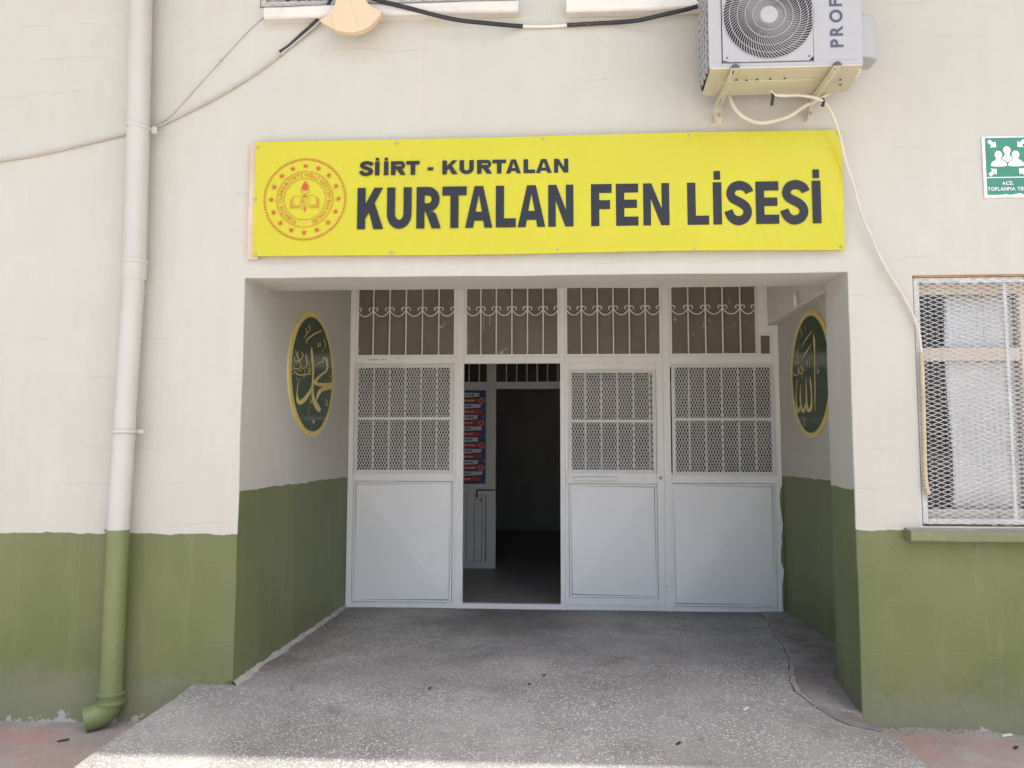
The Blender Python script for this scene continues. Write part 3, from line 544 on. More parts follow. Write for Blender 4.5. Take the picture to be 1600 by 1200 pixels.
# ------------------------------------------------------------------ the school building
bld = thing('school_building', (0, 0, 0), 'cream and green painted school building with a recessed entrance porch', 'building')
WIN = [(2.03, 3.62, 1.132, 2.535), (-1.79, -0.22, 4.235, 5.55), (0.09, 1.66, 4.235, 5.55)]

def facade():
    bps_x = sorted({-9.0, 12.0, XL, XR} | {w[0] for w in WIN} | {w[1] for w in WIN})
    bps_z = sorted({-0.3, 6.55, ZL} | {w[2] for w in WIN} | {w[3] for w in WIN})
    def fill(bps, uni):
        o = list(bps)
        for u in uni:
            if min(abs(u - q) for q in o) > 0.05: o.append(u)
        return sorted(o)
    xs = fill(bps_x, [-7.5, -6, -5] + [-4 + 0.12 * i for i in range(67)] + [5, 6, 8, 10])
    zs = fill(bps_z, [-0.2 + 0.12 * i for i in range(48)] + [6.0])
    bm = bmesh.new(); cache = {}
    def V(p):
        k = tuple(round(c, 4) for c in p)
        if k not in cache:
            q = Vector(k); d = mnoise.noise_vector(q * 2.6) * 0.0045 + mnoise.noise_vector(q * 0.8) * 0.004
            f = 1.0 if abs(q.x) < 4.2 and q.z < 3.2 else 0.0
            if q.y > 2.2: f = 0.0
            for w in WIN[:1]:
                if w[0] - .01 <= q.x <= w[1] + .01 and w[2] - .01 <= q.z <= w[3] + .01: f *= 0.25
            cache[k] = bm.verts.new(q + d * f)
        return cache[k]
    def quad(*p):
        vs = [V(q) for q in p]
        if len(set(vs)) == 4 and bm.faces.get(vs) is None: bm.faces.new(vs)
    holes = [(XL, XR, -0.3, ZL)] + WIN
    for i in range(len(xs) - 1):
        for j in range(len(zs) - 1):
            cx, cz = (xs[i] + xs[i + 1]) / 2, (zs[j] + zs[j + 1]) / 2
            if any(h[0] < cx < h[1] and h[2] < cz < h[3] for h in holes): continue
            quad((xs[i], 0, zs[j]), (xs[i + 1], 0, zs[j]), (xs[i + 1], 0, zs[j + 1]), (xs[i], 0, zs[j + 1]))
    for x0, x1, z0, z1 in WIN:
        wx = [x for x in xs if x0 - 1e-6 <= x <= x1 + 1e-6]; wz = [z for z in zs if z0 - 1e-6 <= z <= z1 + 1e-6]
        for ya, yb in ((0, 0.1), (0.1, 0.24)):
            for a, c in zip(wx[:-1], wx[1:]):
                quad((a, ya, z0), (a, yb, z0), (c, yb, z0), (c, ya, z0)); quad((a, ya, z1), (c, ya, z1), (c, yb, z1), (a, yb, z1))
            for a, c in zip(wz[:-1], wz[1:]):
                quad((x0, ya, a), (x0, ya, c), (x0, yb, c), (x0, yb, a)); quad((x1, ya, a), (x1, yb, a), (x1, yb, c), (x1, ya, c))
    zlow = [z for z in zs if z <= ZL + 1e-6]; zup = [ZL, 2.75, 2.95, 3.1]
    ys1 = [0, 0.13, 0.26, YC]; ys2 = [YC + 0.135 * i for i in range(16)] + [2.6]
    for ya, yb in zip(ys1[:-1], ys1[1:]):
        for a, c in zip(zlow[:-1], zlow[1:]):
            quad((XL, ya, a), (XL, yb, a), (XL, yb, c), (XL, ya, c)); quad((XR, ya, a), (XR, ya, c), (XR, yb, c), (XR, yb, a))
        px = [x for x in xs if XL - 1e-6 <= x <= XR + 1e-6]
        for a, c in zip(px[:-1], px[1:]): quad((a, ya, ZL), (c, ya, ZL), (c, yb, ZL), (a, yb, ZL))
    for ya, yb in zip(ys2[:-1], ys2[1:]):
        for a, c in zip((zlow + zup[1:])[:-1], (zlow + zup[1:])[1:]):
            quad((XL, ya, a), (XL, yb, a), (XL, yb, c), (XL, ya, c)); quad((XB, ya, a), (XB, ya, c), (XB, yb, c), (XB, yb, a))
    for a, c in zip((zlow + zup[1:])[:-1], (zlow + zup[1:])[1:]):
        quad((XR, YC, a), (XR, YC, c), (1.81, YC, c), (1.81, YC, a)); quad((1.81, YC, a), (1.81, YC, c), (XB, YC, c), (XB, YC, a))
    for a, c in zip(px[:-1], px[1:]):
        for e, f in zip(zup[:-1], zup[1:]): quad((a, YC, e), (c, YC, e), (c, YC, f), (a, YC, f))
    bmesh.ops.recalc_face_normals(bm, faces=bm.faces[:])
    me = bpy.data.meshes.new('facade_wall'); bm.to_mesh(me); bm.free()
    for p in me.polygons: p.use_smooth = True
    me.materials.append(M['wall'])
    o = link('facade_wall', me, bld)
    b = o.modifiers.new('bevel', 'BEVEL'); b.width = 0.011; b.segments = 3; b.limit_method = 'ANGLE'; b.angle_limit = 0.9
    w = o.modifiers.new('normals', 'WEIGHTED_NORMAL'); w.keep_sharp = False
facade()

b = MB(); b.box(XL - .2, XB + .2, YC + .02, 2.7, 3.098, 3.2); b.build('porch_ceiling', M['plaster'], bld)
b = MB(); b.box(1.862, 1.949, YC + .003, 2.43, 2.636, 3.097); b.build('ceiling_beam', M['plaster'], bld, bevel=.01)
# shell of the building: side and rear walls, roof with a deep unseen eave, added to shade the facade
for nm, q in (('side_wall', (-9.2, -9.0, 0.0, 12.2, -0.3, 6.55)), ('side_wall', (12.0, 12.2, 0.0, 12.2, -0.3, 6.55)), ('rear_wall', (-9.0, 12.0, 12.0, 12.2, -0.3, 6.55))):
    b = MB(); b.box(*q); b.build(nm, M['plaster'], bld)
b = MB(); b.box(-9.5, 12.5, -2.95, 12.5, 6.552, 6.75); b.build('roof_with_added_eave', M['roof_with_added_eave'], bld)
b = MB(); b.box(-9.0, 12.0, 0.3, 12.0, 3.25, 3.45); b.build('upper_floor', M['inwall'], bld)

# ------------------------------------------------------------------ expanded wire mesh
def wire(name, parent, mat, x0, x1, z0, z1, y, dw, dh, t, depth=0.003, vertical=True):
    """diamonds dw wide and dh high; strands zigzag along z (vertical) or x"""
    b = MB()
    if vertical: A0, A1, B0, B1, p, h = x0, x1, z0, z1, dw / 2, dh / 2
    else: A0, A1, B0, B1, p, h = z0, z1, x0, x1, dh / 2, dw / 2
    k, a = 0, A0
    jit = random.Random(int(x0 * 1000) + 11)
    nb = int((B1 - B0) / h) + 1
    while a <= A1 + 1e-6:
        ln = []
        for i in range(nb + 1):
            s_ = 1 if (i + k) % 2 == 0 else -1
            warp = p * .55 * mnoise.noise(Vector((a * 3.1, i * h * 3.1, x0)))
            c = min(max(a + s_ * p / 2 + warp + jit.uniform(-.07, .07) * p, A0), A1)
            ln.append((c, min(B0 + i * h + jit.uniform(-.06, .06) * h, B1)))
        base = len(b.v)
        for c, q in ln:
            for da, dy in ((-t / 2, 0), (t / 2, 0), (t / 2, depth), (-t / 2, depth)):
                b.v.append((c + da, y + dy, q) if vertical else (q, y + dy, c + da))
        for i in range(len(ln) - 1):
            for m_ in range(4):
                m2 = (m_ + 1) % 4
                b.f.append((base + i * 4 + m_, base + i * 4 + m2, base + (i + 1) * 4 + m2, base + (i + 1) * 4 + m_)); b.mi.append(0)
        a += p; k += 1
    return b.build(name, mat, parent, kind='stuff')

def ring(b, x0, x1, z0, z1, w, y0, y1):
    b.box(x0, x0 + w, y0, y1, z0, z1); b.box(x1 - w, x1, y0, y1, z0, z1)
    b.box(x0 + w, x1 - w, y0, y1, z0, z0 + w); b.box(x0 + w, x1 - w, y0, y1, z1 - w, z1)

# ------------------------------------------------------------------ entrance screen of white steel
def R(z): return z + Z0
fr = MB()
fr.box(-1.826, -1.777, YD - .010, YD + .05, R(-1.40), R(1.545))
fr_o = fr.build('door_frame', M['steel'], bld, bevel=.003)
posts = [(-0.870, -0.800, -.012), (0.050, 0.092, -.012), (0.946, 1.008, -.012), (1.896, 1.947, -.010)]
for x0, x1, dy in posts:
    b = MB(); b.box(x0, x1, YD + dy, YD + .05, R(-1.40), R(1.545 if x1 < 1.5 else 1.08)); b.build('post', M['steel'], fr_o, bevel=.003)
for x0, x1, z0, z1 in ((-1.777, -.870, .757, .815), (-.800, .050, .757, .815), (.092, .946, .757, .815), (1.008, 1.896, .757, .815),
                       (-1.777, -.870, -1.40, -1.338), (-.800, .050, -1.40, -1.330), (.092, .946, -1.40, -1.332), (1.008, 1.896, -1.40, -1.342)):
    b = MB(); b.box(x0 + .0005, x1 - .0005, YD - .004, YD + .046, R(z0), R(z1)); b.build('rail', M['steel'], fr_o, bevel=.003)
# stepped piece of frame beside the ceiling beam
b = MB(); b.prism([(1.776, R(1.545)), (1.776, R(1.012)), (1.895, R(1.012)), (1.895, R(1.08)), (1.86, R(1.08)), (1.86, R(1.545))], YD - .008, YD + .045)
b.build('stepped_rail', M['steel'], fr_o, bevel=.003)
b = MB(); b.box(1.897, 1.948, YD - .004, YD + .05, R(1.081), R(1.548)); b.build('corner_fill', M['plaster'], fr_o)
# pencil marks on the head rail
b = MB()
random.seed(3)
for k in range(9):
    x = -1.66 + k * .019; h = random.uniform(.006, .014)
    b.prism([(x, R(.79)), (x + .007, R(.79)), (x + .009, R(.79) + h), (x + .001, R(.79) + h)], YD - .0052, YD - .0045)
b.build('pencil_mark', M['void'], fr_o)

BAR_R = 0.0062
def scroll_pts(xc, zc, half, y):
    """C-scroll between two bars: a sagging arc with a curl at each end"""
    L_ = []
    for k in range(11):                                  # left curl, from its inner end outwards to the bar
        a = math.radians(-70 + 262 * k / 10); rr = .0095 + .0140 * k / 10
        L_.append((xc - half + .0255 + rr * math.cos(a), y, zc + .010 + rr * math.sin(a) * 1.05))
    arc = []
    for k in range(1, 12):
        t = -1 + 2 * k / 12
        arc.append((xc + t * (half - .005), y, zc - .049 * (1 - abs(t) ** 2.2) + .0))
    L2 = [(2 * xc - x, y, z) for x, y, z in reversed(L_)]
    return L_ + arc + L2

def transom(x0, x1, bars, top=1.545, notch=None):
    b = MB(); ring(b, x0, x1, R(.816), R(top), .022, YD - .006, YD + .03)
    tw = b.build('transom_window', M['steel'], bld, bevel=.002)
    b = MB(); b.box(x0 + .022, x1 - .022, YD + .012, YD + .018, R(.838), R(top - .022)); b.build('pane', M['brown_glass'], tw)
    first = None
    xs_ = [x0 + .010] + bars + [x1 - .010]
    for x in bars:
        if first is None:
            b = MB(); b.tube([(x, YD - .012, R(.83)), (x, YD - .012, R(top - .01))], BAR_R, 8, 1); first = b.build('bar', M['steel'], tw, smooth=True); fx = x
        else: clone(first, tw, x - fx)
    for a, c in zip(xs_[:-1], xs_[1:]):
        h = (c - a) / 2
        if h < .04: continue
        b = MB(); b.tube(scroll_pts((a + c) / 2, R(1.232), h, YD - .018), .0048, 6, 2, flat=1.3); b.build('scroll', M['steel'], tw, smooth=True)
    return tw

def evenly(a, c, n): return [a + (c - a) * (k + 1) / (n + 1) for k in range(n)]
transom(-1.776, -.871, evenly(-1.765, -.88, 5))
transom(-.799, .049, evenly(-.79, .04, 5))
transom(.093, .945, evenly(.10, .94, 5))
tw = transom(1.009, 1.7755, [1.172, 1.322, 1.470, 1.622, 1.757])
b = MB(); ring(b, 1.778, 1.8945, R(.816), R(1.0105), .018, YD - .007, YD + .03); b.build('frame', M['steel'], tw, bevel=.002)
b = MB(); b.box(1.797, 1.876, YD + .012, YD + .018, R(.834), R(.992)); b.build('pane', M['brown_glass'], tw)

def leaf(name, x0, x1, z0, z1, mx, mz, px, pz, diag, bars, proud, label=None):
    """one leaf: stiles and rails round a wire-meshed light (mx, mz) and a sheet panel (px, pz)"""
    b = MB()
    y0, y1 = YD - .006 - proud, YD + .034 - proud
    ga, gb = px[0] - .0035, px[1] + .0035                # open joint round the panel bead
    b.box(x0, ga, y0, y1, R(z0), R(z1)); b.box(gb, x1, y0, y1, R(z0), R(z1))
    b.box(ga, gb, y0, y1, R(mz[1] - .02), R(z1))
    b.box(ga, gb, y0, y1, R(pz[1] + .0035), R(mz[0] + .02))
    b.box(ga, gb, y0, y1, R(z0), R(pz[0] - .0035))
    lf = b.build(name, M['steel'], bld, bevel=.003)
    if label: lf['label'] = label
    # sheet panel: cross-broken along one diagonal, held by a raised bead
    yb = y0 + .004
    b = MB(); A, B, C_, D = (px[0] + .016, R(pz[0] + .016)), (px[1] - .016, R(pz[0] + .016)), (px[1] - .016, R(pz[1] - .016)), (px[0] + .016, R(pz[1] - .016))
    q = (lambda p, y: (p[0], y, p[1])); o_ = .020
    mid = ((A[0] + C_[0]) / 2, (A[1] + C_[1]) / 2)
    def edge(p, t): return (mid[0] + (p[0] - mid[0]) * t, mid[1] + (p[1] - mid[1]) * t)
    if diag == '/':
        e1, e2 = edge(A, .97), edge(C_, .97)
        for tri in ((q(A, yb), q(e1, yb - .028), q(D, yb)), (q(e1, yb - .028), q(e2, yb - .028), q(D, yb)), (q(e2, yb - .028), q(C_, yb), q(D, yb)),
                    (q(A, yb), q(B, yb), q(e1, yb - .028)), (q(e1, yb - .028), q(B, yb), q(e2, yb - .028)), (q(e2, yb - .028), q(B, yb), q(C_, yb))): b.face(tri)
    else:
        e1, e2 = edge(B, .97), edge(D, .97)
        for tri in ((q(B, yb), q(e1, yb - .028), q(A, yb)), (q(e1, yb - .028), q(e2, yb - .028), q(A, yb)), (q(e2, yb - .028), q(D, yb), q(A, yb)),
                    (q(B, yb), q(C_, yb), q(e1, yb - .028)), (q(e1, yb - .028), q(C_, yb), q(e2, yb - .028)), (q(e2, yb - .028), q(C_, yb), q(D, yb))): b.face(tri)
    b.build('sheet_panel', M['panel'], lf)
    b = MB(); ring(b, px[0], px[1], R(pz[0]), R(pz[1]), .016, y0 - .007, y0 + .003); b.build('panel_bead', M['steel'], lf, bevel=.003)
    b = MB(); ring(b, mx[0], mx[1], R(mz[0]), R(mz[1]), .030, y0 - .020, y0 - .001); b.build('mesh_frame', M['mesh'], lf, bevel=.003)
    zm = (mz[0] + mz[1]) / 2
    b = MB(); b.box(mx[0] + .030, mx[1] - .030, y0 - .022, y0 - .008, R(zm) - .013, R(zm) + .013); b.build('cross_bar', M['mesh'], lf, bevel=.003)
    wire('wire_mesh', lf, M['mesh'], mx[0] + .012, mx[1] - .012, R(mz[0] + .012), R(mz[1] - .012), y0 - .0235, .0242, .0534, .0052)
    b = MB(); b.box(mx[0] + .021, mx[1] - .021, YD + .020, YD + .026, R(mz[0] + .021), R(mz[1] - .021)); b.build('pane', M['dusty'], lf)
    first = None
    for x in bars:
        if first is None:
            b = MB(); b.tube([(x, YD + .008, R(mz[0] + .02)), (x, YD + .008, R(mz[1] - .02))], .0075, 8, 1); first = b.build('bar', M['steel'], lf, smooth=True); fx = x
        else: clone(first, lf, x - fx)
    return lf

leaf('side_panel', -1.7765, -.8705, -1.3375, .7565, (-1.770, -.893), (-.212, .750), (-1.768, -.896), (-1.322, -.285), '\\', evenly(-1.75, -.90, 5), 0.0)
lf = leaf('door_leaf', .0925, .9455, -1.3315, .7565, (.122, .880), (-.205, .697), (.126, .880), (-1.262, -.300), '/', evenly(.13, .97, 5)[:5], .004)
# handle: a horizontal box pull
b = MB(); b.box(.165, .535, YD - .062, YD - .040, R(-.268), R(-.236)); b.box(.20, .232, YD - .040, YD - .0105, R(-.264), R(-.240)); b.box(.47, .502, YD - .040, YD - .0105, R(-.264), R(-.240))
b.build('handle', M['signwhite'], lf, bevel=.004)
for zz in (-1.05, -.28, .50):
    b = MB(); b.tube([(.0985, YD - .017, R(zz) - .045), (.0985, YD - .017, R(zz) + .045)], .0075, 10, 1); b.build('hinge', M['steel'], lf, smooth=True)
b = MB(); b.lathe((.915, YD - .010, R(-.245)), (0, -1, 0), [(.014, 0), (.014, .004), (.011, .007), (.0001, .008)], 14); b.build('lock', M['screw'], lf, smooth=True)
leaf('side_panel', 1.0085, 1.8955, -1.3415, .7565, (1.018, 1.893), (-.220, .742), (1.008, 1.880), (-1.328, -.293), '/', evenly(1.03, 1.88, 5), 0.0)
for o in bld.children:
    pass
# weld of ragged plaster and green paint along the right edge of the frame
b = MB(); pts = [(1.9475, R(-1.38))]
random.seed(5)
z = R(-1.38)
while z < R(-.25):
    pts.append((1.9475 - random.uniform(.004, .030), z)); z += random.uniform(.04, .13)
pts.append((1.9475, R(-.25)))
b.prism(pts, YD - .0125, YD - .0105); b.build('paint_drip', M['pipegreen'], bld)

# ------------------------------------------------------------------ inside: hall, inner partition, poster
b = MB(); b.box(-6.0, 6.0, YD + .052, 12.0, .10, .185); b.build('hall_floor', M['infloor'], bld)
YI = 4.65
pt = MB(); pt.box(-.790, -.680, YI - .03, YI + .03, .186, 3.24)
pa = pt.build('inner_partition', M['inwall'], bld, bevel=.004)
M['inframe'] = paint('white_inner_frame', (0.82, 0.80, 0.77), 0.5, 0.08, 3.0)
pa.data.materials[0] = M['inframe']
b = MB(); b.box(-3.0, -.791, YI - .028, YI + .028, R(.702), R(.785)); b.box(-.679, 1.6, YI - .028, YI + .028, R(.702), R(.785)); b.build('rail', M['inframe'], pa)
b = MB(); b.box(-3.0, -.791, YI - .026, YI + .02, R(-.52), R(-.40)); b.box(-3.0, -.791, YI - .026, YI + .02, .187, R(-1.29)); b.build('rail', M['inframe'], pa)
b = MB(); b.box(-3.0, -.791, YI - .01, YI + .012, R(-.401), R(.701)); b.build('board', M['inframe'], pa)
x = -2.95
while x < -.81:
    b = MB(); b.box(x, min(x + .083, -.80), YI - .012, YI + .012, R(-1.288), R(-.522)); b.build('plank', M['inframe'], pa, bevel=.004); x += .088
b = MB(); b.box(-.905, -.690, YI - .052, YI - .034, R(-.477), R(-.462)); b.box(-.905, -.889, YI - .05, YI - .031, R(-.56), R(-.478)); b.build('latch', M['black'], pa)
b = MB(); b.lathe((-.855, YI - .012, R(-.585)), (0, -1, 0), [(0.0001, .03), (.015, .028), (.018, .015), (.010, 0)], 12); b.build('knob', M['screw'], pa)
b = MB(); b.box(-3.0, -.791, YI, YI + .006, R(.786), 3.2); b.box(-.679, 1.6, YI, YI + .006, R(.786), 3.2); b.build('pane', M['dusty'], pa)
for x in (-1.0, -.88, -.56, -.44, -.32, -.2, -.08, .04, .16):
    b = MB(); b.tube([(x, YI - .012, R(.786)), (x, YI - .012, 3.2)], .007, 6, 1); b.build('bar', M['inframe'], pa, smooth=True)
b = MB(); b.box(1.6, 1.7, YI - .03, YI + .03, .186, 3.24); b.build('post', M['inframe'], pa)
b = MB(); b.box(-3.15, -3.0, 2.5, 12.0, .186, 3.24); b.box(3.0, 3.15, 2.5, 12.0, .186, 3.24); b.box(-3.0, 3.0, 9.0, 9.15, .186, 3.24); b.build('hall_wall', M['inwall'], bld)

def poster():
    t = thing('poster', (-1.3, YI - .013, R(-.40)), 'blue poster with red and white brush stroke bands seen through the open door', 'poster')
    yb = YI - .0135
    b = MB(); b.box(-1.86, -.800, yb, yb + .003, R(-.400), R(.688)); b.build('sheet', M['posterblue'], t)
    rnd = random.Random(2)
    n = 16; h = 1.045 / n; z = R(.665)
    wb, rb, db, lb = MB(), MB(), MB(), MB()
    for k in range(n):
        white = k % 2 == 0
        zc = z - h * (k + .5); xr = -.822 - (.02 if (k // 2) % 2 else 0.0) + rnd.uniform(-.012, .01)
        up_, dn = zc + h * .5, zc - h * .49
        pts = [(-1.84, dn + .004), (-1.84, up_ - .004)]
        for j in range(1, 5): pts.append((-1.84 + (xr + 1.84) * j / 4, up_ - .004 - rnd.uniform(0, .007) * j / 4))
        pts += [(xr + rnd.uniform(-.02, .012), zc + rnd.uniform(-.01, .012)), (xr + rnd.uniform(-.03, .0), dn + .014)]
        pts += [(-1.84 + (xr + 1.84) * j / 4, dn + rnd.uniform(0, .004)) for j in (3, 2, 1)]
        (wb if white else rb).prism(pts, yb - .0016, yb - .0004)
        lx = -1.6
        while lx < xr - .13:                              # lines too small to read
            w_ = rnd.uniform(.012, .034)
            (db if white else lb).prism([(lx, zc - .007), (lx + w_, zc - .007), (lx + w_, zc + .008), (lx, zc + .008)], yb - .0026, yb - .0018)
            lx += w_ + rnd.uniform(.005, .014)
        if (k // 2) % 2 == 0:
            cx = -.855 + rnd.uniform(-.01, .01)
            mb = db if white else rb; q = MB()
            q.lathe((cx, yb - .0030, zc), (0, -1, 0), [(.036, 0), (.036, .0006), (.0001, .0007)], 20)
            q.build('badge', M['posterblue'] if white else M['posterred'], t)
            q = MB(); q.lathe((cx, yb - .0040, zc), (0, -1, 0), [(.033, 0), (.033, .0005), (.029, .0005), (.029, 0)], 20); q.build('badge_ring', M['posterwhite'] if not white else M['navy'], t)
    wb.build('white_band', M['posterwhite'], t); rb.build('red_band', M['posterred'], t)
    db.build('dark_print', M['void'], t, kind='stuff'); lb.build('light_print', M['posterwhite'], t, kind='stuff')
poster()

# ------------------------------------------------------------------ windows with wire guards
def window(x0, x1, z0, z1, mull, transom_z, guard_posts, detail=True):
    b = MB()
    ya, yb_ = .105, .165
    w = b
    w.box(x0, x0 + .075, ya, yb_, z0, z1); w.box(x1 - .075, x1, ya, yb_, z0, z1)
    w.box(x0 + .075, x1 - .075, ya, yb_, z1 - .088, z1); w.box(x0 + .075, x1 - .075, ya, yb_, z0, z0 + .085)
    o = w.build('window', M['wood'], bld, bevel=.006)
    for m_ in mull:
        b = MB(); b.box(m_ - .032, m_ + .032, ya + .003, yb_ - .003, z0 + .085, z1 - .088); b.build('mullion', M['wood'], o, bevel=.005)
    edges = [x0 + .075] + [v for m_ in mull for v in (m_ - .032, m_ + .032)] + [x1 - .075]
    cells = [(edges[i], edges[i + 1]) for i in range(0, len(edges), 2)]
    for a, c in cells:
        b = MB(); b.box(a + .0005, c - .0005, ya + .006, yb_ - .006, transom_z - .040, transom_z + .037); b.build('crosspiece', M['wood'], o, bevel=.005)
        b = MB(); b.box(a, c, .133, .137, z0 + .085, transom_z - .040); b.box(a, c, .133, .137, transom_z + .037, z1 - .088); b.build('pane', M['glass'], o)
    b = MB(); ring(b, x0 + .004, x1 - .006, z0 + .010, z1 - .012, .030, .006, .030)
    g = b.build('guard_frame', M['galv'], o, bevel=.004)
    for m_ in guard_posts:
        b = MB(); b.box(m_ - .011, m_ + .011, .009, .028, z0 + .040, z1 - .042); b.build('guard_bar', M['galv'], o, bevel=.004)
    wire('guard_mesh', o, M['galv'], x0 + .008, x1 - .010, z0 + .012, z1 - .014, .001, .0665, .0257, .0031, .0025, vertical=False)
    return o

w0 = window(*WIN[0], [2.695, 3.2], 2.10, [2.536, 3.05])
b = MB(); b.box(2.034, 3.6, -.002, .05, R(.9745), R(.984)); b.build('packing_strip', M['packing'], w0, bevel=.002)
b = MB(); b.box(2.47, 2.51, .004, .03, R(-.416), R(-.4085)); b.box(2.40, 2.43, .004, .03, R(-.416), R(-.4085)); b.build('packing_piece', M['packing'], w0)
window(*WIN[1], [-1.27, -.74], 5.1, [-1.27, -.74])
window(*WIN[2], [.6, 1.15], 5.1, [.6, 1.15])
# sills
def sill(x0, x1, ztop, zbot, ridge, mat, topmat, name='window_sill'):
    b = MB(); n = int((x1 - x0) / .12)
    pr = [(-.002, zbot + .004), (-.070, zbot), (-.084, zbot + .010), (-.084, ztop - .012), (-.074, ztop - .002), (.10, ztop + .012)]
    for i in range(n + 1):
        x = x0 + (x1 - x0) * i / n
        for (y, z) in pr:
            q = Vector((x * 5, y * 5, z * 5)); b.v.append((x, y + .004 * mnoise.noise(q), z + .004 * mnoise.noise(q + Vector((9, 1, 1)))))
    m_ = len(pr)
    for i in range(n):
        for k in range(m_ - 1):
            b.f.append((i * m_ + k, i * m_ + k + 1, (i + 1) * m_ + k + 1, (i + 1) * m_ + k)); b.mi.append(1 if k == m_ - 2 else 0)
    b.f.append(tuple(range(m_))); b.f.append(tuple(range(n * m_ + m_ - 1, n * m_ - 1, -1))); b.mi += [0, 0]
    b.build(name, [mat, topmat], bld, bevel=.004)
sill(1.925, 3.75, R(-.432), R(-.500), 0, M['sillgreen'], M['silltop'])
sill(-1.735, -.205, R(2.645), R(2.572), 0, M['sillwhite'], M['silltop'])
sill(.075, 1.70, R(2.64), R(2.560), 0, M['sillwhite'], M['silltop'])

# curtain inside the right-hand window
def curtain(x0, x1, z0, z1, y, label):
    b = MB(); n, mz = 60, 8
    for j in range(mz + 1):
        z = z0 + (z1 - z0) * j / mz
        for i in range(n + 1):
            u = i / n; x = x0 + (x1 - x0) * u
            b.v.append((x + .01 * math.sin(j * .9), y + .003 * math.sin(u * 26 + .4 * math.sin(j)), z))
    for j in range(mz):
        for i in range(n):
            k = j * (n + 1) + i; b.f.append((k, k + 1, k + n + 2, k + n + 1)); b.mi.append(0)
    o = b.build('curtain', M['curtain'], org=((x0 + x1) / 2, y, z0), smooth=True)
    s = o.modifiers.new('cloth', 'SOLIDIFY'); s.thickness = .002
    tag(o, label, 'curtain')
curtain(2.285, 3.5, 1.18, 2.50, .185, 'pale curtain drawn behind the wire guarded window on the right wall')
b = MB(); b.box(1.97, 3.7, .75, .80, .2, 3.2); b.build('room_wall', M['inwall'], bld)
# ------------------------------------------------------------------ lettering
def arc(cx, cz, rx, rz, a0, a1, n=10):
    return [(cx + rx * math.cos(math.radians(a0 + (a1 - a0) * k / n)), cz + rz * math.sin(math.radians(a0 + (a1 - a0) * k / n))) for k in range(n + 1)]

